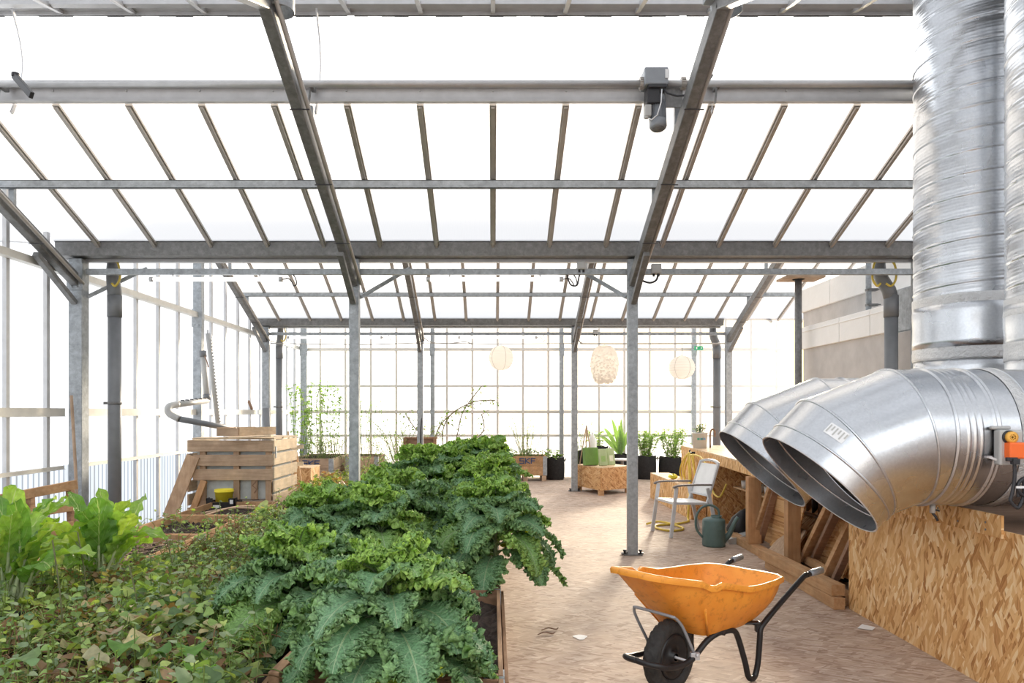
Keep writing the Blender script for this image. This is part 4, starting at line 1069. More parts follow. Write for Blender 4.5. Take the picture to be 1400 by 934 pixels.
# hose
t = thing('garden_hose', 'yellow garden hose hung in loops on the bench end and trailing on the floor', 'hose', (3.0, 12, 0))
hx = 2.88
b = MB()
for k, (w, zl, xo, yc) in enumerate(((.30,.30,.05,11.45),(.42,.36,.08,11.5),(.22,.42,.11,11.4))):
    zt_ = .91; b.tube([(TX(yc)-xo-.02*math.cos(2*a_), yc+w*math.cos(a_)*(1-.45*math.sin(a_)), (zt_+zl)/2+(zt_-zl)/2*math.sin(a_)) for a_ in [i*2*math.pi/26 for i in range(26)]], .012, 8, close=True)
build('hanging_coil', b, M['hose'], t)
b = MB(); b.tube(smooth_pts([(3.04,11.4,.90),(3.02,11.25,.55),(2.80,10.45,.30),(2.76,10.35,.05),(2.72,10.2,.02),(2.5,10.0,.016),(2.25,9.9,.016),(2.15,9.7,.016),(2.25,9.45,.016),(2.45,9.5,.016),(2.5,9.75,.016),(2.3,10.05,.04),(2.1,10.0,.016)]), .015, 8); build('floor_run', b, M['hose'], t)
b = MB(); b.tube(smooth_pts([(3.05,11.3,.88),(2.98,10.5,.90),(2.93,9.9,.72),(2.90,9.65,.50),(2.93,9.45,.45),(3.0,9.4,.62)]), .012, 8); build('side_loop', b, M['hose'], t)
b = MB(); b.box((TX(11.4)-.03,11.4,.91),(.06,.03,.03)); b.tube([(TX(11.4)-.08,11.4,.89),(TX(11.4)-.08,11.4,.96)],.012,8); build('tap', b, M['cord'], t)
t = thing('hose_heap', 'crumpled yellow heap standing in for hose piled on the step', 'hose heap', (2.95, 11.6, .45))  # solid heap modelled in place of piled hose
b = MB(); rr = random.Random(5)
A = np.zeros((9,13,3))
for i in range(9):
    for j in range(13):
        a = 2*math.pi*j/12; q = .15*math.sin(math.pi*(.08+.84*i/8)); k = rr.uniform(.75,1.2) if 0<j<12 else 1
        A[i,j] = (2.93+q*k*math.cos(a)*.5, 11.9+q*k*math.sin(a), .452+.08*(i/8)*k)
A[:,12] = A[:,0]; b.grid(A); build('heap_body', b, M['yellow'], t)

# bucket plant on the bench
t = thing('bucket_planter', 'white plastic bucket with stickers and a small plant on the bench', 'bucket', (3.55,12.4,.95))
bx, by = 3.28, 11.6
b = MB(); b.lathe([(0,0),(.105,0),(.118,.235),(.124,.235),(.124,.25),(.112,.25),(.10,.01),(0,.01)], (bx,by,.97), 26); build('bucket_body', b, M['white'], t)
for i, cc in enumerate(((.10,.45,.30),(.10,.40,.42),(.25,.40,.62))):
    q = MB(); a = -math.pi/2-.45+.4*i; q.box((bx+.118*math.cos(a),by+.118*math.sin(a),1.12),(.035,.006,.03),Matrix.Rotation(a+math.pi/2,3,'Z')); build('sticker', q, simple('sticker',cc,.5), t)
b = MB(); b.lathe([(0,.22),(.11,.22)], (bx,by,.97), 20); build('potting_soil', b, M['soil'], t)
BUCKET = (bx, by, t)
t = thing('hand_cultivator','wooden handled garden tool hooked beside the bucket','garden tool',(bx+.25,by,.95))
b = MB(); b.tube(smooth_pts([(bx+.16,by-.02,.975),(bx+.16,by-.02,1.2),(bx+.19,by-.02,1.27),(bx+.23,by-.02,1.24),(bx+.23,by-.02,1.15)]), .014, 8); build('handle', b, M['brownb'], t)

# scraps on the floor
b = MB(); b.add([(2.60,5.22,.006),(2.68,5.17,.006),(2.73,5.22,.012),(2.66,5.27,.02)], [(0,1,2,3)]); b.add([(2.60,5.22,.004),(2.68,5.17,.004),(2.73,5.22,.01),(2.66,5.27,.018)], [(3,2,1,0)])
tag(build('paper_scrap', b, M['white']), 'small white scrap of paper on the floor beside the counter', 'paper')
b = MB(); pts = []
for i in range(14):
    a = 2*math.pi*i/14; pts.append((.60+.045*math.cos(a)*(1+.3*math.sin(3*a)), 5.02+.055*math.sin(a), .002))
b.prism(pts, (0,0,0), (0,0,.0015)); tag(build('paint_spot', b, M['white']), 'white paint splash on the floor past the kale', 'stain')
for k, (px, py, lb) in enumerate(((745,868,'dry curled twig on the floor beside the planter board'),(750,862,'short dark twig on the floor next to the curled one'))):
    g = G(px, py); b = MB(); b.tube(smooth_pts([(g.x-.05,g.y-.02,.008),(g.x,g.y+.02,.012),(g.x+.05,g.y,.008),(g.x+.07,g.y+.03,.01)]), .004, 5)
    tag(build('dry_twig', b, M['brownb']), lb, 'twig')
# ---------------------------------------------------------------- planters, crates
def collar_bed(name, x0, x1, y0, y1, z0, z1, label, soil=None, cat='raised bed', boards=2, mat='bedwood', matx='bedwoodx', feet=False, hinge=True, soilmat='soil'):
    t = thing(name, label, cat, ((x0+x1)/2, (y0+y1)/2, z0)); th = .022
    h = (z1-z0)/boards
    for k in range(boards):
        za, zb = z0+k*h+.003, z0+(k+1)*h-.003
        for x in (x0, x1-th):
            b = MB(); b.span(x, x+th, y0, y1, za, zb); build('side_board', b, M[mat], t, bevel=.003)
        for y in (y0, y1-th):
            b = MB(); b.span(x0+th, x1-th, y, y+th, za, zb); build('end_board', b, M[matx], t, bevel=.003)
    if hinge:
        for x, sx in ((x0,-1),(x1,1)):
            for y, sy in ((y0,-1),(y1,1)):
                b = MB(); b.box((x-sx*.04,y+sy*.003,(z0+z1)/2),(.09,.006,(z1-z0)*.96)); b.box((x+sx*.003,y-sy*.04,(z0+z1)/2),(.006,.09,(z1-z0)*.96))
                build('corner_hinge', b, M['galv'], t)
    if feet:
        for x in (x0+.06, (x0+x1)/2, x1-.06):
            b = MB(); b.span(x-.05, x+.05, y0+.01, y1-.01, 0, z0-.002); build('foot_block', b, M['pallet'], t)
    zs = soil if soil is not None else z1-.06
    n_ = 28; rr = random.Random(int((x0+y0)*100) & 1023); A = np.zeros((n_, n_, 3))
    for i in range(n_):
        for j in range(n_):
            A[i,j] = (x0+th+(x1-x0-2*th)*j/(n_-1), y0+th+(y1-y0-2*th)*i/(n_-1), zs+rr.uniform(-.02,.03))
    b = MB(); b.grid(A, smooth=False); build('soil', b, M[soilmat], t)
    return t
BZ = .40
# kale beds
kb = [(1.90,3.16),(3.20,4.74),(4.78,5.5),(5.54,6.2),(6.24,7.44),(7.48,8.68),(8.72,9.92)]
names_k = ['nearest raised bed under the front kale','raised bed with split boards under the second kale','raised bed with bare dark soil at its corner beside the aisle','raised bed under the kale leaning over the aisle','raised bed in the middle of the kale row','raised bed towards the far end of the kale row','last raised bed of the kale row']
for (a, c), lb in zip(kb, names_k): collar_bed('raised_bed', -.90, .045, a, c, 0, BZ, lb, soil=BZ-.10)
names_a = ['raised bed holding the chard by the side wall','raised bed of dry soil behind the chard','small divided raised bed nearest the slatted crate']
for (a, c), lb in zip([(2.4,5.3),(5.35,6.74),(6.78,8.0),(8.04,9.2)], ['raised bed under the chard and low vines','raised bed with dry twiggy soil just behind the chard','raised bed with dark soil and weeds before the slatted crate','bare raised bed directly in front of the slatted crate']):
    collar_bed('raised_bed', -3.52, -2.70, a, c, 0, BZ+.02, lb, soil=BZ-.07, mat='pine', matx='pine')
for (a, c), lb in zip([(2.4,4.6),(4.65,6.9),(6.95,9.2),(9.25,12.4)], ['middle bed of vines nearest the camera','middle bed of vines beside the kale','middle bed of vines further along the kale row','far bed of reddish wilting vines']):
    collar_bed('raised_bed', -2.62, -.98, a, c, 0, BZ-.02, lb, soil=BZ-.05)
collar_bed('raised_bed', -4.45, -3.60, 2.4, 5.6, 0, BZ-.03, 'narrow bed of low vines along the side wall', soil=BZ-.06)
# bits on the beds
for i, (a, c, lb) in enumerate((((-3.3,8.25,BZ+.0),(-2.75,8.6,BZ+.01),'pale dry stalk lying on the bare soil bed'),((-3.2,8.05,BZ),(-2.9,8.9,BZ),'second dry stalk lying on the bare soil bed'),((-3.75,7.1,.42),(-3.55,8.1,.42),'weathered plank end lying beside the weedy bed'))):
    b = MB()
    if i < 2: b.tube(smooth_pts([a, ((a[0]+c[0])/2,(a[1]+c[1])/2+.06,a[2]+.03), c]), .012, 6); tag(build('dry_stalk', b, M['stick']), lb, 'stalk')
    else: b.beam((-4.25,6.9,.33),(-3.62,7.05,.36),.16,.07); tag(build('weathered_plank', b, M['pallet'], bevel=.004), lb, 'plank')
b = MB(); b.box((-3.95,7.0,.15),(.4,.5,.30)); tag(build('wooden_block', b, M['pallet'], bevel=.01), 'low timber block under the weathered plank by the side wall', 'block')
# broken board pieces at the split bed
for k, (a, c, lb) in enumerate((((-.93,3.1,.40),(-.84,3.9,.44),'grey splintered board along the inner edge of the front kale beds'),((-.80,3.15,.43),(-.15,3.17,.41),'brown cross board lying between the two front kale plants'))):
    b = MB(); b.beam(a, c, .05 if k==0 else .04, .09); tag(build('split_board', b, M['bedwood' if k==0 else 'bedwoodx'], bevel=.004), lb, 'board')
b = MB(); b.beam((.075,3.0,.0),(.075,4.9,.0),.02,.02)
b = MB(); b.span(.052,.072,3.3,4.98,.0,.33); tag(build('outer_board', b, M['bedwood'], bevel=.003), 'thin plank standing against the outside of the kale bed by the aisle', 'board')

# slatted crate around a white tank
cr = thing('slatted_crate', 'big crate of pallet boards around a whitish tank with an open front', 'crate', (-3.37, 9.9, 0))
x0, x1, y0, y1, H = -3.93, -2.84, 9.45, 10.52, 1.19
for k in range(3):
    za = H-.155-.185*k
    b = MB(); b.span(x0-(0 if k==0 else -.06), x1, y0-.022, y0, za, za+.145); build('front_slat', b, M['pallet'], cr, bevel=.004)
for k in range(6):
    za = H-.155-.175*k
    b = MB(); b.span(x1, x1+.022, y0-.02, y1, za, za+.145); build('side_slat', b, M['pally'], cr, bevel=.004)
    b = MB(); b.span(x0-.022, x0, y0, y1, za, za+.145); build('side_slat', b, M['pally'], cr, bevel=.004)
for x in (x0+.14, (x0+x1)/2+.03, x1-.10):
    b = MB(); b.span(x, x+.075, y0, y0+.05, .38 if x < x1-.2 else .30, H-.02); build('upright', b, M['palletz'], cr, bevel=.003)
b = MB(); b.span((x0+x1)/2+.26,(x0+x1)/2+.34,y0+.0,y0+.03,.42,.62+.12); build('upright', b, M['palletz'], cr)
b = MB(); b.span(x0+.05, x1, y0-.02, y0+.02, .30, .40); build('bottom_rail', b, M['pallet'], cr)
b = MB(); b.span(x0+.05, x1-.03, y0+.07, y1-.05, .12, 1.12); tk = build('tank', b, simple('milky tank plastic', (.62,.66,.66), .5), cr, bevel=.08)
b = MB(); b.span(x0+.05,x1+.02,y0-.02,y0+.32,H,H+.022); b.span(x0+.3,x1+.02,y0+.4,y1,H,H+.022); build('lid_board', b, M['pally'], cr)
b = MB(); b.beam((x0+.55,y0-.05,H+.02),(x1+.0,y0-.04,H+.05),.12,.02); build('lid_board', b, M['pally'], cr)
b = MB(); b.tube(smooth_pts([((x0+x1)/2+.30,y0-.004,.50+.03*0),((x0+x1)/2+.33,y0-.004,.55),((x0+x1)/2+.28,y0-.004,.60),((x0+x1)/2+.33,y0-.004,.66),((x0+x1)/2+.30,y0-.004,.72)]), .006, 5); b.tube(smooth_pts([(x0+.20,y0+.06,.78),(x0+.14,y0+.05,.6),(x0+.2,y0+.04,.42),(x0+.5,y0+.04,.41),(x1-.1,y0+.04,.41)]), .006, 5); build('thin_cable', b, M['brownb'], cr)
b = MB(); b.span(x1+.015,x1+.03,y0+.02,y0+.06,.95,1.10); build('corner_hinge', b, M['galv'], cr)
# boxes on top
tb = thing('shallow_wooden_tray', 'small wooden box resting on top of the slatted crate', 'box', (-3.35, 9.6, H+.02))
b = MB(); 
pp = [P(294,590,9.3), P(324,590,9.3)]
b.span(-3.56,-3.28,9.42,9.44,H+.045,H+.15); build('front_board', b, M['pallet'], tb)
b = MB(); b.beam((-3.28,9.44,H+.10),(-2.99,10.05,H+.10),.02,.11); build('side_board', b, M['pally'], tb)
b = MB(); b.beam((-3.56,9.44,H+.10),(-3.27,10.05,H+.10),.02,.11); build('side_board', b, M['pally'], tb)
b = MB(); b.add([(-3.56,9.43,H+.05),(-3.28,9.43,H+.05),(-2.99,10.05,H+.05),(-3.27,10.05,H+.05)],[(0,1,2,3)]); build('base_board', b, M['pallet'], tb)
timber('leaning_plank', (-4.10,9.25,.20), (-3.86,9.42,.98), .17, .028, M['palletz'], 'wide grey plank leaning against the crate on the wall side', 'plank', up=(0,1,0))
timber('leaning_plank', (-3.83,9.30,.25), (-3.72,9.42,.66), .08, .05, M['pinez'], 'short thick batten leaning inside the crate front', 'plank', up=(0,1,0))
# bucket and black crate
bc = thing('black_crate', 'low black plastic crate in front of the tank', 'crate', (-3.4,9.2,BZ))
b = MB()
for (xa,xb,ya,yb,za,zb) in ((-3.58,-3.22,9.12,9.135,.34,.42),(-3.58,-3.22,9.385,9.40,.34,.42),(-3.58,-3.565,9.12,9.4,.34,.42),(-3.235,-3.22,9.12,9.4,.34,.42),(-3.58,-3.22,9.12,9.4,.335,.345),
    (-3.58,-3.50,9.12,9.135,.42,.47),(-3.30,-3.22,9.12,9.135,.42,.47),(-3.235,-3.22,9.12,9.22,.42,.47),(-3.58,-3.565,9.12,9.22,.42,.47)): b.span(xa,xb,ya,yb,za,zb)
build('crate_body', b, M['black'], bc, bevel=.003)
b = MB(); b.span(-3.49,-3.41,9.113,9.119,.35,.385); b.span(-3.28,-3.24,9.113,9.119,.40,.45); build('crate_label', b, M['white'], bc)
yb_ = thing('yellow_bucket', 'bright yellow bucket with lid standing in the black crate', 'bucket', (-3.39,9.26,.346))
b = MB(); b.lathe([(0,0),(.095,0),(.112,.19),(.118,.19),(.12,.205),(.105,.205),(.105,.20)], (-3.40,9.25,.346), 26); build('bucket_body', b, M['yellow'], yb_)
b = MB(); b.lathe([(0,.18),(.106,.195),(.116,.206),(.116,.225),(.106,.225),(.104,.212),(0,.205)], (-3.40,9.25,.346), 26); build('lid', b, M['yellow'], yb_)

# plastic tube frame on the crate
tf = thing('tube_frame', 'bent grey plastic irrigation tubes standing on the slatted crate', 'tube frame', (-3.6,9.9,H))
k0 = P(322,587,9.75); k1 = P(245,573,9.2); k2 = P(230,567,9.2); k3 = P(232,555,9.25); k4 = P(243,553,9.4); k5 = P(283,548,10.5)
b = MB(); b.tube([k0, k1], .038, 14); build('lower_tube', b, M['pipe'], tf)
b = MB(); b.tube(smooth_pts([k1, k2+Vector((.01,0,.015)), k3+Vector((-.01,0,-.01)), k4],5), .042, 14); build('elbow', b, M['pvc'], tf)
b = MB(); b.tube([k4, k5], .040, 14); build('upper_tube', b, M['pvc'], tf)
b = MB()
for i in range(6):
    q = k4.lerp(k5, .15+.15*i); b.lathe([(0,.03),(.025,.03),(.025,.05),(.015,.05),(.0,.045)], q, 10)
build('holes', b, M['cord'], tf)
b = MB(); a_ = P(283,547,10.5); c_ = P(277,480,10.5); b.tube([a_, c_], .04, 14); build('upright_tube', b, M['pvc'], tf)
b = MB(); b.tube([a_, a_.lerp(c_,.12)], .05, 14); b.tube([c_.lerp(a_,.12), c_], .05, 14); build('end_cap', b, M['pipe'], tf)
b = MB(); b.tube(smooth_pts([P(280,487,10.45),P(283,495,10.4),P(285,502,10.4),P(284,500,10.4)]), .008, 6); build('bracket_wire', b, M['brownb'], tf)
sp = thing('threaded_mast', 'thin leaning ribbed tube rising above the slatted crate', 'mast', (-3.9,10.2,H))
a_, c_ = P(298,582,10.1), P(284,456,10.1)
b = MB(); b.tube([a_, c_], .030, 12); build('mast_tube', b, M['pvc'], sp)
b = MB(); dr = (c_-a_).normalized(); sd = Vector((1,0,.1)).normalized()
for i in range(26):
    q = a_.lerp(c_, .04+.92*i/26); b.box(q+sd*.032*(1), (.025,.02,.022))
build('pegs', b, M['pvc'], sp)
b = MB(); b.tube([c_, c_+Vector((0,0,.05))], .008, 6); build('tip', b, M['galvd'], sp)
b = MB(); b.tube([P(294,582,10.2), P(300,582,10.2)], .06, 10); 
b = MB(); b.beam((-4.585,13.72,1.745), (-4.585,13.92,1.60), .05, .03, (1,0,0)); tag(build('wood_scrap', b, M['brownb']), 'small wooden wedge stuck above the side wall rail', 'wood scrap')
b = MB(); b.tube(smooth_pts([(-4.28,7.55,.0),(-4.33,7.60,.8),(-4.45,7.72,1.72)]), .016, 7); tag(build('bamboo_stick', b, M['stick']), 'thin brown stick leaning at the thick side wall post', 'stick')

# pallet at the side wall
pl = thing('wooden_pallet', 'warm brown pallet on edge leaning at the side wall behind the chard', 'pallet', (-4.2,6.6,0))
Y_ = 6.60
def pbeam(px1,py1,px2,py2,w,h,Y=Y_,up=(0,1,0)):
    b = MB(); b.beam(P(px1,py1,Y), P(px2,py2,Y), h, w, up); return b
b = MB(); b.beam((-4.60,6.45,.73),(-3.95,6.95,.86),.045,.085); build('top_board', b, M['pine'], pl, bevel=.004)
b = MB(); b.beam((-4.60,6.42,.58),(-3.95,6.92,.66),.025,.09); build('middle_board', b, M['pine'], pl, bevel=.004)
b = MB(); b.beam((-4.60,6.40,.40),(-3.95,6.90,.46),.025,.12); build('lower_board', b, M['pine'], pl, bevel=.004)
for u in (.12,.5,.9):
    p = Vector((-4.58,6.46,.73)).lerp(Vector((-3.95,6.96,.84)), u); b = MB(); b.beam(p+Vector((0,.03,0)), Vector((p.x+.03,p.y+.03,.05)), .07, .05, (1,0,0)); build('stringer', b, M['bedwood'], pl, bevel=.004)

# far planters and things on the floor
def skf(mb, o, right, up, h, th=.004):
    """stencilled letters S K F built from strokes"""
    S = {'S': [((0,.0),(.8,.0)),((.8,.0),(.8,.5)),((.8,.5),(0,.5)),((0,.5),(0,1)),((0,1),(.8,1))], 'K': [((0,0),(0,1)),((0,.5),(.8,1)),((0,.5),(.8,0))], 'F': [((0,0),(0,1)),((0,1),(.8,1)),((0,.5),(.7,.5))]}
    nn = Vector(right).cross(Vector(up)).normalized()
    for i, ch in enumerate('SKF'):
        for (a, c) in S[ch]:
            pa = Vector(o)+Vector(right)*h*(i*1.15+a[0])+Vector(up)*h*a[1]; pc = Vector(o)+Vector(right)*h*(i*1.15+c[0])+Vector(up)*h*c[1]
            d = (pc-pa).normalized()*h*.09; mb.beam(pa-d, pc+d, h*.2, .006, nn)
blue = simple('stencil blue', (.06,.10,.22), .7)
t = collar_bed('branded_planter', -4.25, -3.33, 15.2, 16.9, .12, .58, 'stencilled collar planter full of tall greenery in the corner by the side wall', mat='pally', matx='pallet', cat='planter', feet=True)
b = MB(); skf(b, (-3.95,15.19,.42), (1,0,0), (0,0,1), .11); build('stencilled_lettering', b, blue, t)
t = collar_bed('branded_planter', .25, 1.20, 16.3, 17.1, .12, .56, 'stencilled collar planter beside the small black grow bag at the end wall', mat='pine', matx='pine', cat='planter', feet=True)
b = MB(); skf(b, (.60,16.29,.40), (1,0,0), (0,0,1), .11); build('stencilled_lettering', b, blue, t)
collar_bed('wooden_planter', -3.2, -2.5, 15.9, 16.9, .1, .58, 'darker wooden planter next to the stencilled corner planter', mat='bedwood', matx='pallet', cat='planter', feet=True)
t = thing('osb_cube', 'small strand board cube box on the floor beyond the slatted crate', 'box', (-3.5,14,0))
b = MB(); b.span(-3.70,-3.39,13.6,13.62,.10,.49); build('front_panel', b, M['osby'], t)
b = MB(); b.span(-3.41,-3.39,13.62,14.3,.10,.49); build('side_panel', b, M['osbx'], t)
b = MB(); b.span(-3.70,-3.68,13.62,14.3,.10,.49); build('side_panel', b, M['osbx'], t)
b = MB(); b.span(-3.71,-3.38,13.59,14.31,.49,.51); build('top', b, M['osbz'], t)
b = MB(); b.span(-3.68,-3.60,13.64,14.28,0,.10); b.span(-3.5,-3.42,13.64,14.28,0,.10); build('runner', b, M['cord'], t)
t = thing('upturned_planter_board', 'dark brown framed board standing upright behind the rear post', 'board', (-1.5,15,0))
b = MB(); b.span(-1.78,-1.17,15.03,15.05,.45,1.0); build('panel', b, M['brownb'], t)
for x in (-1.80,-1.19):
    b = MB(); b.span(x-.03,x+.03,14.96,15.06,0,1.02); build('side_post', b, M['bedwood'], t, bevel=.003)
b = MB(); b.span(-1.82,-1.14,14.97,15.06,1.0,1.03); build('top_rail', b, M['bedwood'], t)

t = thing('board_clad_planter', 'low strand board box on feet standing corner on by the rear post', 'box', (2.1,14.2,0))
c1, c2, c3, c4 = Vector((1.99,13.50,0)), Vector((2.62,14.0,0)), Vector((2.24,14.85,0)), Vector((1.66,14.42,0))
zt, zb = .50, .09
def wallp(a, c, z0, z1, th=.018):
    b = MB(); d = (c-a).normalized(); nn = Vector((d.y,-d.x,0))*-th
    b.prism([(a.x,a.y,z0),(c.x,c.y,z0),(c.x,c.y,z1),(a.x,a.y,z1)],(0,0,0),nn); return b
for a, c, m in ((c4,c1,'osby'),(c1,c2,'osby'),(c2,c3,'osby'),(c3,c4,'osby')): build('side_panel', wallp(a,c,zb,zt), M[m], t)
b = MB(); b.prism([tuple(q+Vector((0,0,zt))) for q in (c4,c1,c2,c3)],(0,0,0),(0,0,.015)); build('top', b, M['osbz'], t)
for q in (c1,c2,c3,c4):
    cc_ = (c1+c2+c3+c4)/4; qq = q.lerp(cc_, .08); b = MB(); b.span(qq.x-.05,qq.x+.05,qq.y-.05,qq.y+.05,0,zb); build('foot', b, M['pine'], t)
# things on it
g1 = simple('green sack', (.16,.30,.07), .6); g2 = simple('pale green cover', (.42,.52,.28), .6)
def leaner(x, y, w, h, th, tilt, mat, name, lb, cat, pm=None):
    t = thing(name, lb, cat, (x,y,.515))
    b = MB(); Mx = Euler((math.radians(tilt),0,math.radians(14))).to_matrix(); b.box(Vector((x,y,.517+h/2)),(w,th,h),Mx); build('cover', b, mat, t, bevel=.008)
    b = MB(); b.box(Vector((x,y,.517+h/2))+Mx@Vector((0,-th/2-.002,-h*.1)),(w*.5,.003,h*.35),Mx); 
    if pm: build('printed_panel', b, pm, t)
leaner(1.88,14.10,.27,.34,.14,-6,g1,'green_sack','full green sack standing on the corner planter','sack')
leaner(2.10,14.0,.17,.32,.05,-12,g2,'seed_packet','pale green flat packet leaning beside the green sack','packet', simple('leaf print',(.30,.48,.16),.5))
leaner(2.27,14.10,.15,.33,.04,-14,g2,'seed_packet','outer pale packet leaning on the corner planter','packet', simple('pale print',(.75,.78,.62),.5))
t = thing('bamboo_tripod','slim wooden sticks tied to a peak above the corner planter','plant support',(1.8,14.3,.5))
for a in ((1.70,14.35),(1.95,14.3),(1.85,14.6)):
    b = MB(); b.tube([(a[0],a[1],.515),(1.84,14.4,1.28)], .011, 6); build('stick', b, M['stick'], t)
t = thing('white_bottle','white spray bottle standing among the sticks','bottle',(2.0,14.55,.515))
b = MB(); b.lathe([(0,0),(.075,0),(.085,.05),(.08,.25),(.04,.36),(.025,.38),(.025,.42),(0,.42)], (1.98,14.55,.515+.2), 16); build('bottle_body', b, M['white'], t)
b = MB(); b.lathe([(0,0),(.11,0),(.11,.2),(0,.2)], (1.98,14.55,.515), 16); build('wooden_stand', b, M['pine'], t)
t = thing('round_table','small round white topped table behind the aisle post','table',(2.60,14.95,0))
b = MB(); b.lathe([(0,0),(.30,0),(.30,.02),(0,.02)], (2.65,15.0,.56), 30); build('tabletop', b, M['whitemetal'], t)
b = MB(); b.lathe([(.03,0),(.03,.56)], (2.65,15.0,0), 12); b.lathe([(0,0),(.18,0),(.18,.02),(.03,.03)], (2.65,15.0,0), 20); build('pedestal', b, M['galvd'], t)

def grow_bag(px0, px1, pyt, pyb, lb, depth=None):
    Y = EYE*F/(pyb-VY); a = (px0-VX)/F*Y; c = (px1-VX)/F*Y; h = EYE+(VY-pyt)/F*Y; r = (c-a)/2; cx = (a+c)/2; cyy = min(Y+r, 17.2-r)
    t = thing('grow_bag', lb, 'grow bag', (cx,cyy,0))
    prof = [(0,.005),(r*.93,.0),(r,.04),(r*1.02,h*.5),(r*.98,h),(r*.95,h+.005),(r*.93,h-.03),(r*.93,h-.06)]
    b = MB(); seg = 28; vs = []; 
    for i, (q, z) in enumerate(prof):
        for k in range(seg):
            an = 2*math.pi*k/seg; w = 1+.025*math.sin(3*an+cx*7)+.012*math.sin(9*an+z*20)
            zz = z+(.015*math.sin(4*an+cx) if i in (4,5) else 0)
            vs.append((cx+q*w*math.cos(an), cyy+q*w*math.sin(an), zz))
    b.add(vs, [(i*seg+k, i*seg+(k+1)%seg, (i+1)*seg+(k+1)%seg, (i+1)*seg+k) for i in range(len(prof)-1) for k in range(seg)], True)
    fb_ = build('fabric_bag', b, M['felt'], t)
    b = MB(); b.lathe([(0,h-.05),(r*.94,h-.05)], (cx,cyy,0), 24); build('soil', b, M['soil'], t)
    for s in (-1,1):
        b = MB(); b.tube(smooth_pts([(cx+s*r,cyy-r*.3,h-.05),(cx+s*(r+.03),cyy-r*.1,h-.02),(cx+s*(r+.02),cyy+.1,h-.08)]), .012, 6); build('handle', b, M['felt'], fb_)
    return cx, cyy, h, r, t
bags = [grow_bag(745,773,627,656.5,'small black fabric grow bag beside the stencilled planter'),
        grow_bag(787,808,617,655,'black grow bag hidden behind the green sack'),
        grow_bag(808,834,611,657,'tall black grow bag behind the white bottle'),
        grow_bag(835,866,622,656,'black grow bag straight behind the round table'),
        grow_bag(866,896,623,654,'black grow bag just beyond the aisle post'),
        grow_bag(897,930,624,653,'last black grow bag in the row next to the workbench')]

# ---------------------------------------------------------------- plants
def unit(v): return v/(np.linalg.norm(v)+1e-9)
def add_tint_cols(mb):
    if mb.col is None: mb.col = []
class PB(MB):
    """mesh buffer with a tint per element"""
    def leaf(s, base, d, L, W, droop=.6, col=(.1,.2,.05), nu=5, fold=.25, shape='oval', up=None, rnd=R, wave=0.0):
        """one leaf blade as a small folded grid"""
        d = unit(np.array(d, float)); upv = np.array(up if up is not None else (0,0,1.0))
        side = np.cross(d, upv); side = unit(side) if np.linalg.norm(side) > 1e-3 else np.array((1.0,0,0))
        nrm = np.cross(side, d); pts = []
        p = np.array(base, float); th = 0.0
        A = np.zeros((nu+1, 3, 3))
        for i in range(nu+1):
            u = i/nu
            if shape == 'oval': w = math.sin(math.pi*min(1, u*.93+.05))**.8
            elif shape == 'heart': w = (1-u)**.65*(1.25 if u > .05 else .75)
            elif shape == 'lance': w = math.sin(math.pi*min(1,u*.96+.03))*.55
            else: w = 1-u
            w *= W*.5
            dd = d*math.cos(th)-nrm*math.sin(th); nn = nrm*math.cos(th)+d*math.sin(th)
            f = fold+wave*math.sin(u*9)
            A[i,1] = p; A[i,0] = p-side*w+nn*w*f; A[i,2] = p+side*w+nn*w*f
            p = p+dd*(L/nu); th += droop/nu
        s.grid(A, True, col=col)
        return p
    def stem(s, pts, r, col=(.2,.3,.1), seg=5):
        b0 = len(s.v); s.tube(pts, r, seg, cap=False)
        if s.col is None: s.col = []
        s.col.append((b0, len(s.v), tuple(col)))

M['kale'] = leafmat('kale leaf', (1.38,1.36,1.45), .28, .6, vein=.0195, veincol=(.46,.58,.38))
M['leaf'] = leafmat('leaf', (1,1,1), .40, .5)
M['chard'] = leafmat('chard leaf', (1.1,1.1,1.1), .42, .35, vein=.03, veincol=(.55,.62,.32))
M['stemm'] = leafmat('plant stem', (1,1,1), .10, .5)

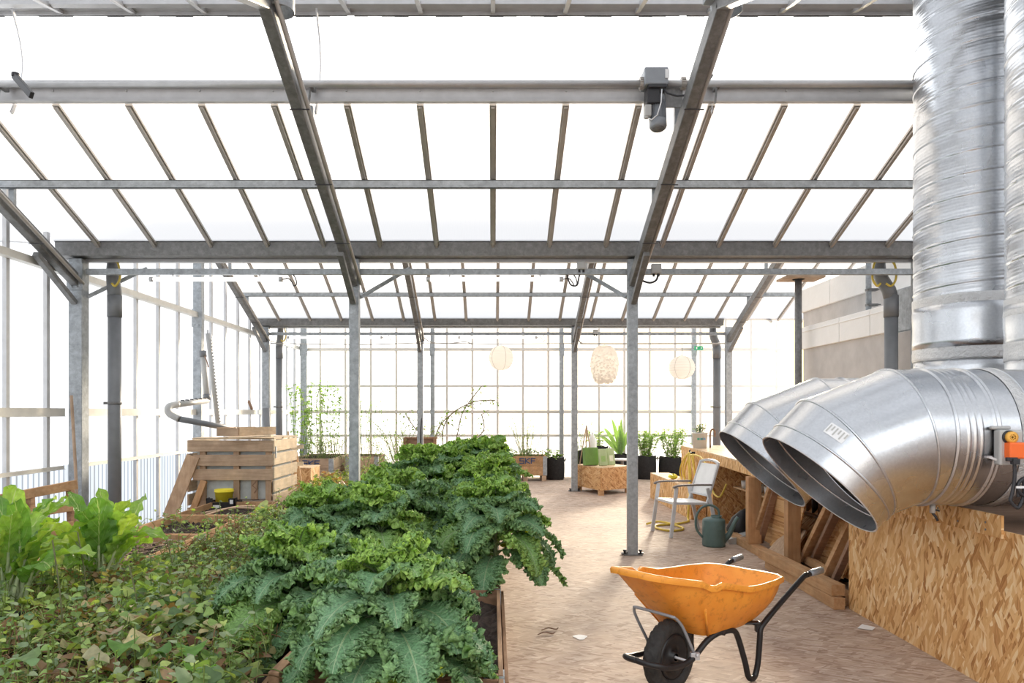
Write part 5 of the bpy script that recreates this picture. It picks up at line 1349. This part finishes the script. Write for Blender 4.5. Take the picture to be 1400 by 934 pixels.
def kale_leaf(mb, st, base, az, e0, e1, L, W, ruf, tint, rnd, NU=110, NV=23, curl=0.0):
    """curly kale leaf: petiole + blade with frilled margins"""
    u = np.linspace(0, 1, NU)
    el = e0+(e1-e0)*(u**1.2)
    du = L/(NU-1)
    hx = np.cumsum(np.cos(el))*du; hz = np.cumsum(np.sin(el))*du
    azs = az+curl*u**2
    cx = np.cumsum(np.cos(el)*np.cos(azs))*du; cy = np.cumsum(np.cos(el)*np.sin(azs))*du
    C = np.stack([cx, cy, hz], 1)+np.array(base)
    T = np.stack([np.cos(el)*np.cos(azs), np.cos(el)*np.sin(azs), np.sin(el)], 1)
    S = np.stack([-np.sin(azs), np.cos(azs), np.zeros(NU)], 1)
    roll = rnd.uniform(-.5,.5)*u
    Nn = np.cross(T, S); Nn *= np.sign(Nn[:, 2:3]+1e-6) if False else 1
    Nn = -np.cross(S, T)*-1
    Nn = np.cross(T, S)
    S2 = S*np.cos(roll)[:,None]+Nn*np.sin(roll)[:,None]; Nn = np.cross(T, S2)
    p0 = .26
    ub = np.clip((u-p0)/(1-p0), 0, 1)
    w = W*.5*np.where(u < p0, .03+.15*np.clip((u-.12)/.14,0,1)*(.5+.5*np.sin(u*170)), (np.sin(np.pi*np.clip(ub*.80+.16,0,1))**.75))
    w = w*(1+.12*np.sin(u*38+rnd.uniform(0,6)))
    v = np.linspace(-1, 1, NV); v = np.sign(v)*np.abs(v)**.72
    Vv, Uu = np.meshgrid(v, u)
    a = np.abs(Vv); amp = ruf*np.clip((a-.24)/.76,0,1)**1.0*np.minimum(1, (w[:,None]/(W*.25)))
    ph = [rnd.uniform(0, 6) for _ in range(6)]; sgn = np.where(Vv > 0, 1.0, 1.7)
    k1 = 2*np.pi*L/.024; k2 = 2*np.pi*L/.0115
    f1 = np.sin(k1*Uu*(1+.06*sgn)+ph[0]*sgn+3*np.sin(13*Uu+ph[1])+1.5*np.sin(31*Uu+ph[3])+3*a)
    f1c = np.cos(k1*Uu*(1+.06*sgn)+ph[0]*sgn+3*np.sin(13*Uu+ph[1])+1.5*np.sin(31*Uu+ph[3])+3*a)
    f2 = np.sin(k2*Uu+ph[2]*sgn+2*np.sin(17*Uu+ph[3])+7*a); f2c = np.cos(k2*Uu+ph[2]*sgn+2*np.sin(17*Uu+ph[3])+7*a)
    blister = .004*np.sin(60*Uu+5*Vv+ph[4])*np.sin(9*Vv+ph[5])*(1-a)*(a)*4
    rg = np.random.default_rng(int(rnd.random()*1e9))
    def nz(ku, kv):
        q = rg.normal(size=(NU+2*ku, NV+2*kv))
        c1 = np.cumsum(np.pad(q, ((1,0),(0,0))), 0); q = (c1[2*ku+1:]-c1[:-2*ku-1])
        c2 = np.cumsum(np.pad(q, ((0,0),(1,0))), 1); q = (c2[:,2*kv+1:]-c2[:,:-2*kv-1])
        return q/q.std()
    g1, g2, g3 = nz(1,1), nz(1,1), nz(1,1); h1, h2 = nz(4,2), nz(4,2)
    lob = nz(6,12)[:, :1]
    dn = amp*(f1*.55+.85*f2+.85*g1+.45*h1)+blister+ w[:,None]*(.30*a-.38*a**3)
    dt = amp*(.4*f1c+.7*f2c+.8*g2+.3*h2)
    dsd = Vv*w[:,None]*(1+.09*a*lob)+np.sign(Vv)*amp*(.5*f2+.2*f1c+.8*g3)
    A = C[:,None,:]+S2[:,None,:]*dsd[...,None]+Nn[:,None,:]*dn[...,None]+T[:,None,:]*dt[...,None]
    uv = np.stack([Vv, Uu], -1)
    b0 = len(mb.v)
    n_, m_ = A.shape[:2]
    mb.grid(A, True, uv=uv)
    # tint: light on the curled frill put into the colour, paler outwards
    base_c = np.array(tint); edge = np.array((.115,.20,.055)) if tint[1] > .09 else base_c*1.5
    cc = base_c[None,None,:]*(1-a[...,None]**2*.75)+np.array((tint[0]*1.9,tint[1]*1.55,tint[2]*1.15))[None,None,:]*(a[...,None]**2*.75)
    mb.colarr.append((b0, cc.reshape(-1,3)))
    pts = [tuple(C[i]-Nn[i]*.002) for i in range(0, NU, 7)]
    nn = len(pts); rads = [.0065*(1-.80*i/nn)+.0008 for i in range(nn)]
    b1 = len(st.v); st.tube(pts, rads, 6, cap=False); st.col.append((b1, len(st.v), (.26,.36,.17)))

def build_col(name, mb, mat, parent):
    o = build(name, mb, mat, parent); return o
def kale_plant(seed, nleaf=30, height=.62, spread=1.0, fine=1.0):
    rnd = random.Random(seed)
    lf = MB(); lf.colarr = []; lf.uv = None; st = MB(); st.col = []
    H = height
    lean = (rnd.uniform(-.06,.06), rnd.uniform(-.06,.06))
    st_pts = [(lean[0]*u**2, lean[1]*u**2, u*H) for u in (0,.25,.5,.75,1)]
    b1 = len(st.v); st.tube(st_pts, [.020,.018,.016,.013,.008], 8); st.col.append((b1, len(st.v), (.24,.33,.17)))
    for i in range(nleaf):
        u = i/(nleaf-1)                    # 0 lowest/oldest .. 1 youngest
        az = i*2.39996+rnd.uniform(-.3,.3)
        h = H*(.30+.70*u**.8)
        x = lean[0]*(h/H)**2; y = lean[1]*(h/H)**2
        e0 = math.radians(25+55*u**1.3+rnd.uniform(-8,8)); e1 = math.radians(-75+100*u**2.2+rnd.uniform(-15,12))
        L = (.46-.26*u**2)*rnd.uniform(.85,1.1)*spread; W = (.255-.105*u**2)*rnd.uniform(.85,1.12)
        k = rnd.random()
        if u > .8: tint = (.16,.29,.075)
        elif k < .15: tint = (.15,.27,.08)
        elif k < .55: tint = (.120,.230,.115)
        else: tint = (.105,.210,.100)
        if u < .12 and k < .3: tint = (.22,.30,.03)
        NU = int(190*fine*max(.5, L/.46)); NV = 25
        kale_leaf(lf, st, (x,y,h), az, e0, e1, L, W, .0105+.003*rnd.random(), tint, rnd, NU, NV, rnd.uniform(-.4,.4))
    return lf, st
def finish_kale(lf, st, loc, label, group):
    t = thing('kale_plant', label, 'kale plant', loc, group)
    BASE[t.name] = Vector((0,0,0))
    cols = lf.colarr; lf.col = None
    o = build('foliage', lf, M['kale'], t)
    ca = o.data.color_attributes.new('tint', 'FLOAT_COLOR', 'POINT'); C = np.ones((len(o.data.vertices), 4), dtype=np.float32)
    for b0, arr in cols: C[b0:b0+len(arr), :3] = arr
    ca.data.foreach_set('color', C.ravel())
    build('stalk', st, M['stemm'], t)
    return t
SOILK = BZ-.10
kg = 'kale plants in the bed along the aisle'
variants = []
first = [((-.44,3.12), 'frilly kale plant nearest the camera, its pale veined leaves over the bed corner'),
         ((-.98,3.80), 'blue green kale plant spreading out between the front kale and the vines'),
         ((.02,5.15), 'kale plant arching out over the aisle above the bare bed corner'),
         ((-.70,4.75), 'kale plant rising straight behind the nearest kale'),]
hs = [.52,.48,.60,.62]; sp_ = [1.22,1.15,1.28,1.05]; nl = [40,32,40,34]
protos = []
for i, ((x, y), lb) in enumerate(first):
    lf, st = kale_plant(11+i*7, nl[i], hs[i], sp_[i], 1.0)
    protos.append(finish_kale(lf, st, (x, y, SOILK), lb, kg))
rest = [((-1.12,4.95),2,.95,'kale plant at the inner edge beside the middle vines'),
        ((-.12,6.35),3,1.08,'kale plant in the aisle row behind the arching one'),
        ((-.80,5.85),0,1.15,'kale plant in the middle of the bed behind the second pair'),
        ((-1.12,6.10),1,1.0,'kale plant bulging towards the middle vines'),
        ((-.05,7.45),2,1.05,'aisle side kale plant level with the aisle post'),
        ((-.68,7.10),3,1.18,'tall kale plant in the middle of the row'),
        ((-.98,7.4),0,1.02,'kale plant close to the slim galvanised post'),
        ((-.10,8.55),3,1.22,'kale plant on the aisle side near the far end of the bed'),
        ((-.58,8.35),2,1.12,'high kale plant in the middle near the far end'),
        ((-.30,9.45),0,1.3,'furthest kale plant on the aisle side of the last bed'),
        ((-.72,9.1),3,1.08,'furthest kale plant on the inner side of the last bed')]
for k, ((x, y), vi, sc_, lb) in enumerate(rest):
    copy_tree(protos[vi], (x, y, SOILK), rz=1.3*k+.4, scale=sc_, label=lb)

# chard
def chard_leaf(lf, st, base, az, e0, e1, L, W, tint, rnd, NU=30, NV=11):
    u = np.linspace(0,1,NU); el = e0+(e1-e0)*u**2.2; du = L/(NU-1)
    C = np.stack([np.cumsum(np.cos(el)*math.cos(az))*du, np.cumsum(np.cos(el)*math.sin(az))*du, np.cumsum(np.sin(el))*du], 1)+np.array(base)
    T = np.stack([np.cos(el)*math.cos(az), np.cos(el)*math.sin(az), np.sin(el)], 1)
    S = np.array([[-math.sin(az), math.cos(az), 0]]*NU); ro = rnd.uniform(-.7,.7)*u
    Nn = np.cross(T,S); S2 = S*np.cos(ro)[:,None]+Nn*np.sin(ro)[:,None]; Nn = np.cross(T,S2)
    p0 = .42; ub = np.clip((u-p0)/(1-p0),0,1); w = W*.5*np.where(u<p0, .12, np.maximum(.12,np.sin(np.pi*np.clip(ub*.86+.08,0,1))**.6))
    w[-1] *= .5
    v = np.linspace(-1,1,NV); Vv, Uu = np.meshgrid(v,u); a = np.abs(Vv); ph = rnd.uniform(0,6)
    dn = w[:,None]*(.30*a)+.013*a*np.sin(46*Uu+ph+2*np.sign(Vv))*(Uu>p0)+(.0045*np.sin(95*Uu+3*Vv)*np.sin(9*Vv+ph)+.003*np.sin(60*Uu-7*Vv))*(Uu>p0)
    A = C[:,None,:]+S2[:,None,:]*(Vv*w[:,None])[...,None]+Nn[:,None,:]*dn[...,None]
    b0 = len(lf.v); lf.grid(A, True, uv=np.stack([Vv,Uu],-1)); lf.col = (lf.col or [])+[(b0,len(lf.v),tint)]
    n_ = NU//2+6; pts = [tuple(C[i]) for i in range(0,n_,3)]; b1 = len(st.v); st.tube(pts, [.016*(1-.6*i/len(pts)) for i in range(len(pts))], 7, cap=False); st.col.append((b1,len(st.v),(.55,.62,.38)))
def chard(seed, loc, label, n=22, H=.68, bias=None):
    rnd = random.Random(seed); lf = MB(); st = MB(); st.col = []
    for i in range(n):
        az = i*2.4+rnd.uniform(-.3,.3); k = i/n
        e0 = math.radians(60+28*k+rnd.uniform(-6,6)); e1 = math.radians(-5+75*k+rnd.uniform(-35,12))
        tint = rnd.choice([(.24,.40,.07),(.36,.52,.09),(.17,.32,.07),(.45,.56,.12),(.30,.46,.10)])
        chard_leaf(lf, st, (rnd.uniform(-.07,.07),rnd.uniform(-.07,.07),0), az, e0, e1, H*rnd.uniform(.75,1.15), rnd.uniform(.12,.19), tint, rnd, 60, 13)
    for i in range(3):
        az = -1.5+i*1.1; chard_leaf(lf, st, (0,0,0), az, math.radians(35), math.radians(-50), H*.62, .22, (.42,.52,.14), rnd)
    t = thing('chard_plant', label, 'chard plant', loc); BASE[t.name] = Vector((0,0,0))
    build('leaves', lf, M['chard'], t); build('stalks', st, M['stemm'], t)
chard(3, (-2.80,4.22,BZ-.05), 'big light green chard plant at the frame edge with upright leaves', 26, .72)
chard(8, (-2.55,4.75,BZ-.05), 'light green chard plant whose floppy leaf points at the dry soil', 24, .66)
chard(15, (-3.25,5.0,BZ-.05), 'yellow green chard plant behind the other two near the pallet', 18, .68)
t = thing('black_crate', 'dark plant crate half buried in vines below the chard', 'crate', (-2.75,3.95,.33))
b = MB(); b.span(-2.95,-2.45,3.95,3.97,.36,.47); b.span(-2.46,-2.44,3.95,4.3,.36,.47); build('crate_wall', b, M['black'], t, bevel=.004)

# vine carpets
def heart(lf, c, az, tiltx, size, col, rnd):
    """lobed vine leaf lying near horizontal"""
    ca, sa = math.cos(az), math.sin(az)
    d = np.array((ca, sa, rnd.uniform(-.5,.35))); lf.leaf(c, d, size, size*1.0, droop=rnd.uniform(.1,1.0), col=col, nu=4, fold=rnd.uniform(-.25,.4), shape='heart', up=(math.sin(tiltx)*sa, -math.sin(tiltx)*ca, math.cos(tiltx)))
PG = [(.20,.30,.10),(.26,.38,.12),(.32,.44,.15),(.22,.30,.17),(.42,.50,.16),(.15,.24,.11),(.30,.36,.22)]
PD = [(.42,.37,.17),(.55,.45,.25),(.32,.18,.09),(.22,.12,.07),(.60,.52,.30),(.38,.24,.15)]
def vine_patch(name, x0, x1, y0, y1, z, n, label, size=(.035,.075), dry=.18, seed=1, hvar=.12, pal=PG, pald=PD, green_light=.0):
    rnd = random.Random(seed); lf = PB(); n0 = 0
    for i in range(n):
        x = rnd.uniform(x0,x1); y = rnd.uniform(y0,y1)
        bumpz = .04*math.sin(x*4.1+y*2.3)+.035*math.sin(x*1.7-y*3.9)
        zz = z+bumpz+rnd.uniform(0,1)**1.5*hvar
        k = rnd.random()
        dz = (math.sin(x*3.3+1)*math.sin(y*2.7)+1)/2*dry*2
        col = rnd.choice(pald) if k < dz else rnd.choice(pal); m = rnd.uniform(.75,1.25); col = tuple(min(.8,q*m) for q in col)
        if k < dz: zz -= .03
        heart(lf, (x,y,zz), rnd.uniform(0,6.28), rnd.uniform(-1.0,1.0), (size[0]+(size[1]-size[0])*rnd.random()**1.8)*(1.7 if rnd.random()<.05 else 1), col, rnd)
    for i in range(n//8):
        x = rnd.uniform(x0,x1); y = rnd.uniform(y0,y1); a = rnd.uniform(0,6.28); L = rnd.uniform(.1,.35)
        p0 = Vector((x,y,z+.02)); p2 = p0+Vector((math.cos(a)*L,math.sin(a)*L,rnd.uniform(-.02,.05))); p1 = (p0+p2)/2+Vector((0,0,rnd.uniform(.03,.12)))
        lf.stem(smooth_pts([p0,p1,p2],3), .0028, rnd.choice([(.28,.34,.12),(.30,.18,.10),(.20,.28,.08)]), 4)
    for i in range(n//14):     # upright shoots
        x = rnd.uniform(x0,x1); y = rnd.uniform(y0,y1); h = rnd.uniform(.08,.26); a = rnd.uniform(0,6.28)
        p0 = Vector((x,y,z)); p1 = p0+Vector((math.cos(a)*.03,math.sin(a)*.03,h)); lf.stem([p0,p1], .0025, (.25,.32,.10), 4)
        for q in range(4):
            pq = p0.lerp(p1, .4+.2*q); c_ = rnd.choice(pal); heart(lf, tuple(pq), rnd.uniform(0,6.28), rnd.uniform(-.5,.5), rnd.uniform(.02,.045), tuple(min(.8,1.25*e_) for e_ in c_), rnd)
    o = build(name, lf, M['leaf']); return tag(o, label, 'vines', kind='stuff')
vine_patch('vine_carpet', -3.60, -1.02, 2.45, 4.75, BZ, 8500, 'mixed green and wilted vine leaves carpeting the nearest beds', seed=2, dry=.44, size=(.025,.07), hvar=.17)
vine_patch('vine_carpet', -2.56, -1.02, 4.75, 6.6, BZ-.02, 2800, 'vine leaves spilling beside the chard and the kale', seed=3, dry=.38, hvar=.09)
vine_patch('vine_carpet', -2.60, -1.30, 6.6, 9.4, BZ-.02, 2200, 'brownish thinning vines between the soil beds and the kale', seed=4, dry=.45, hvar=.06)
vine_patch('vine_carpet', -2.60, -1.10, 9.4, 12.6, BZ, 3600, 'reddish yellow wilting vines before the brown board', seed=5, dry=.55, pal=[(.16,.22,.05),(.30,.34,.08),(.34,.38,.14)], pald=[(.42,.28,.14),(.38,.20,.12),(.50,.40,.20)], hvar=.22)
vine_patch('weeds', -3.5, -2.72, 6.8, 7.9, BZ-.04, 110, 'loose pale weeds growing across the soil bed', seed=6, dry=.05, size=(.03,.06), hvar=.16)
vine_patch('weeds', -3.5, -2.72, 5.0, 6.7, BZ-.06, 30, 'sparse weeds and straw on the dry soil bed', seed=7, dry=.75, size=(.03,.06), hvar=.06)
vine_patch('vine_carpet', -4.45, -3.6, 2.6, 5.6, BZ-.02, 1200, 'low vines along the side wall bed', seed=8, dry=.2)
# big individual sweet potato leaves standing out near the camera
rnd = random.Random(21)
big = [((175,850),(.62,.55,.30),.13,'large pale curled vine leaf, the one facing the chard crate'),((205,872),(.60,.52,.27),.14,'large pale vine leaf with upturned corner'),((243,843),(.55,.52,.26),.13,'large buff vine leaf with bent edge'),((262,842),(.50,.50,.22),.11,'pale green buff vine leaf beside the bent one'),((246,815),(.62,.42,.20),.11,'tan withered vine leaf standing up'),((170,880),(.13,.27,.05),.11,'fresh green heart shaped vine leaf'),((262,885),(.14,.30,.05),.11,'bright green heart shaped leaf near the kale'),((230,893),(.10,.22,.05),.10,'dark green vine leaf by a thin stem'),((45,905),(.20,.30,.12),.13,'broad grey green leaf at the corner of the beds'),((270,920),(.16,.34,.04),.11,'bright low vine leaf at the frame bottom'),((110,900),(.45,.42,.25),.12,'dull buff leaf lying on the vines'),((152,868),(.40,.33,.22),.10,'withered standing leaf tip')]
for (px,py), col, sz, lb in big:
    g = G(px,py,BZ+.16); lf = PB(); az = rnd.uniform(0,6.28)
    lf.leaf((g.x,g.y,g.z), (math.cos(az),math.sin(az),.15), sz, sz*1.05, droop=.8, col=col, nu=7, fold=.3, shape='heart', wave=.15)
    lf.stem([(g.x,g.y,g.z),(g.x-.02,g.y+.01,g.z-.08),(g.x-.03,g.y+.02,BZ-.03)], .003, (.3,.38,.14), 5)
    tag(build('vine_leaf', lf, M['leaf']), lb, 'leaf')
# straw like soil tangle
b = MB(); rr = random.Random(9)
for i in range(240):
    x = rr.uniform(-3.45,-2.75); y = rr.uniform(5.4,6.65); a = rr.uniform(0,6.28); L = rr.uniform(.05,.2)
    b.tube([(x,y,BZ-.04+rr.uniform(0,.04)),(x+math.cos(a)*L,y+math.sin(a)*L,BZ-.04+rr.uniform(0,.06))], .003, 4, cap=False)
tag(build('straw_mulch', b, M['stick']), 'tangle of dry straw on the soil behind the chard', 'mulch', kind='stuff')
# soil clods under the kale
# upright weed stems near camera
for k, (px, py, h, lb) in enumerate(((88,880,.52,'tall thin bare weed stem before the chard'),(120,830,.45,'thin weed stem between the two chard plants'),(192,860,.35,'thin green shoot rising from the vines'),(240,800,.32,'spindly shoot with a pale bud over the vines'))):
    g = G(px,py,BZ+.02); p = PB(); pts = smooth_pts([(g.x,g.y,BZ-.02),(g.x-.02,g.y,BZ+h*.5),(g.x-.07,g.y+.02,BZ+h)],4); p.stem(pts, .004, (.22,.22,.12), 5)
    for q in pts[2::2]:
        a = R.uniform(0,6.28); p.leaf(tuple(q), (math.cos(a),math.sin(a),.3), .035, .02, col=(.2,.32,.07))
    tag(build('weed_stem', p, M['leaf']), lb, 'weed')
for (px,py,z_) in ((235,711,.52),(232,739,.52),(293,751,.50)):
    g = G(px,py,z_); b = PB()
    for a in range(5): b.leaf((g.x,g.y,g.z),(math.cos(a*1.26),math.sin(a*1.26),.5),.022,.02,col=(.50,.33,.55))
    b.stem([(g.x,g.y,g.z),(g.x,g.y+.01,BZ)], .002, (.2,.3,.1), 4)
    tag(build('vine_flower', b, M['leaf']), 'tiny pale violet flower among the weeds', 'flower', 'violet flowers among the vines')

# generic bushy / wispy plants
def bush(loc, h, r, nstem, lb, pal, leafL=.06, leafW=.03, per=16, name='leafy_plant', cat='plant', seed=0, shape='oval', thin=.004, top=1.0, base_r=.3, arch=.4):
    rnd = random.Random(seed); lf = PB(); st = PB()
    for i in range(nstem):
        a = rnd.uniform(0,6.28); q = rnd.random()**.6*r; hh = h*rnd.uniform(.55,1.0)
        p0 = Vector((math.cos(a)*q*base_r,math.sin(a)*q*base_r,0)); p2 = Vector((math.cos(a)*q,math.sin(a)*q,hh)); p1 = (p0+p2)/2+Vector((rnd.uniform(-.5,.5)*r*arch,rnd.uniform(-.5,.5)*r*arch,hh*.12))
        pts = smooth_pts([p0,p1,p2],5); st.stem(pts, thin, rnd.choice([(.22,.30,.10),(.30,.30,.16)]), 4)
        for k in range(per):
            q_ = pts[min(len(pts)-1, int(rnd.uniform(.15,1)*len(pts)))]; aa = rnd.uniform(0,6.28)
            c_ = rnd.choice(pal); m = rnd.uniform(.8,1.2)
            lf.leaf(tuple(q_), (math.cos(aa),math.sin(aa),rnd.uniform(-.3,.7)), leafL*rnd.uniform(.6,1.2), leafW*rnd.uniform(.7,1.2), droop=rnd.uniform(.2,1.2), col=tuple(x*m for x in c_), nu=3, shape=shape)
    t = thing(name, lb, cat, loc); BASE[t.name] = Vector((0,0,0)); build('leaves', lf, M['leaf'], t); build('stems', st, M['stemm'], t); return t
BRI = [(.32,.50,.12),(.40,.58,.16),(.28,.44,.12),(.50,.62,.26)]  # glow of the far end put into these paler leaf greens
DRK = [(.06,.14,.03),(.09,.19,.04),(.12,.24,.05)]
# bags: plants
cx,cy,h,r,_t = bags[0]; bush((cx,cy,h-.05),.22,.28,9,'broad leaved squash like seedling in the small grow bag',BRI[:2]+DRK,.13,.12,4,seed=31,shape='heart',name='squash_seedling')
cx,cy,h,r,_t = bags[1]; bush((cx,cy,h-.05),.75,.30,10,'twiggy dry plant behind the green sack',[(.35,.38,.15),(.25,.33,.10)],.05,.025,10,seed=32,name='twiggy_plant')
cx,cy,h,r,_t = bags[2]; bush((cx,cy,h-.05),.40,.35,14,'yellow green pepper like plant in the tall grow bag',BRI,.11,.05,9,seed=33,name='pepper_plant')
# aloe like big strap leaves
cx,cy,h,r,_t = bags[3]; lf = PB(); rr = random.Random(4)
for (az,e0,L,dr) in ((2.7,1.15,.95,1.3),(2.2,1.35,1.0,.9),(1.2,1.4,.9,.4),(.3,1.2,.85,.9),(3.6,.9,.8,1.5),(5.2,1.2,.6,.8),(1.9,1.5,.75,.2)):
    lf.leaf((0,0,0),(math.cos(az)*math.cos(e0),math.sin(az)*math.cos(e0)*.25,math.sin(e0)),L,.10,droop=dr,col=(.26,.40,.15),nu=12,fold=.5,shape='oval',up=(0,-1,.2))
t = thing('strap_leaf_plant','plant with long arching strap leaves behind the aisle post','plant',(cx,cy,h-.05)); BASE[t.name]=Vector((0,0,0)); build('leaves',lf,M['leaf'],t)
cx,cy,h,r,_t = bags[4]; bush((cx,cy,h-.05),.66,.40,44,'bushy bright green herb in the grow bag beyond the aisle post',BRI,.08,.045,22,seed=35,name='herb_bush')
cx,cy,h,r,_t = bags[5]; bush((cx,cy,h-.05),.72,.40,46,'bushy upright herb in the last grow bag by the workbench',BRI,.08,.045,22,seed=36,name='herb_bush')
bush((4.6,16.6,.0),1.0,.30,16,'green plant growing low at the end wall behind the bench',BRI,.09,.05,12,seed=37,name='herb_bush')
bush((BUCKET[0],BUCKET[1],1.17),.20,.13,14,'small herb growing in the white bucket',DRK+BRI[:1],.05,.025,10,seed=38,name='potted_herb')
# corner planter greenery
bush((-3.85,16.0,.55),1.75,.65,34,'tall wispy climbing plant in the stencilled corner planter',BRI+[(.22,.34,.08)],.10,.045,44,seed=40,name='climbing_plant',thin=.005,base_r=.8)
bush((-3.6,15.7,.52),.50,.60,46,'low dense greenery filling the stencilled corner planter',[(.20,.30,.08),(.28,.36,.12)],.05,.02,16,seed=41,name='ground_herb',base_r=.9)
bush((-2.9,16.4,.5),1.6,.50,24,'second wispy climber beside the corner planter',BRI,.06,.03,20,seed=42,name='climbing_plant',base_r=.7)
bush((-1.9,15.6,.30),1.15,.85,60,'wispy yellow green plant before the end wall next to the brown board',BRI,.06,.03,14,seed=43,name='wispy_plant')
bush((-2.3,13.6,.0),.85,.6,30,'low yellow green plants behind the wilting vines',BRI+[(.45,.50,.20)],.06,.03,14,seed=44,name='wispy_plant')
bush((.75,16.6,.5),1.0,.5,40,'wispy grassy plant in the stencilled planter at the end wall',[(.40,.48,.16),(.30,.40,.10)],.05,.02,12,seed=45,name='wispy_plant',thin=.003)
bush((.75,16.7,.5),.22,.50,40,'low green herbs filling the stencilled planter',BRI+DRK,.05,.03,12,seed=46,name='ground_herb',base_r=.9)
bush((1.9,16.9,.0),.9,.25,10,'straggling plant at the foot of the end wall post',BRI,.05,.03,10,seed=47,name='wispy_plant')
# arching bare rose like twig plant
st = PB(); lf = PB(); rr = random.Random(17)
stems = [[(0,0,0),(-.1,0,.7),(.1,0,1.15),(.6,.0,1.42),(1.05,0,1.45)],[(0,0,0),(-.25,0,.5),(-.15,0,.9),(.1,0,1.15)],[(0,0,0),(.2,0,.6),(.35,.0,1.2),(.75,0,1.75)],[(0,0,0),(-.4,.0,.55),(-.7,0,.85),(-.9,0,1.15)],[(0,0,0),(.5,0,.5),(.8,0,.8),(.75,0,1.15)]]
for s_ in stems:
    pts = smooth_pts(s_,6); st.stem(pts,.013,(.34,.27,.17),5)
    for q in pts[6:]:
        for k in range(3):
            a = rr.uniform(0,6.28); e_ = q+Vector((math.cos(a)*.12,math.sin(a)*.05,rr.uniform(-.12,.12))); st.stem([q,e_],.003,(.36,.30,.20),4)
            for _ in range(2): lf.leaf(tuple(e_),(math.cos(a),math.sin(a),rr.uniform(-.6,.6)),.08,.045,droop=.5,col=rr.choice([(.26,.36,.09),(.20,.32,.07),(.38,.36,.13)]),nu=3)
t = thing('arching_shrub','arching sparse shrub with bare twigs against the end wall','shrub',(-1.0,15.9,.35)); BASE[t.name]=Vector((0,0,0)); build('leaves',lf,M['leaf'],t); build('twigs',st,M['stemm'],t)

t = thing('wooden_lath_frame','slim pale laths propped upright just behind the slatted crate','laths',(-2.95,11.2,0))
b = MB(); b.beam((-3.02,11.2,0),(-3.14,11.2,1.25),.03,.02,(0,1,0)); build('lath', b, M['pally'], t)
b = MB(); b.beam((-2.85,11.2,0),(-3.05,11.22,1.1),.025,.02,(0,1,0)); build('lath', b, M['pine'], t)
for z in (.72,.98):
    b = MB(); b.beam((-3.16,11.18,z),(-2.90,11.18,z+.04),.02,.06); build('cross_lath', b, M['pally'], t)
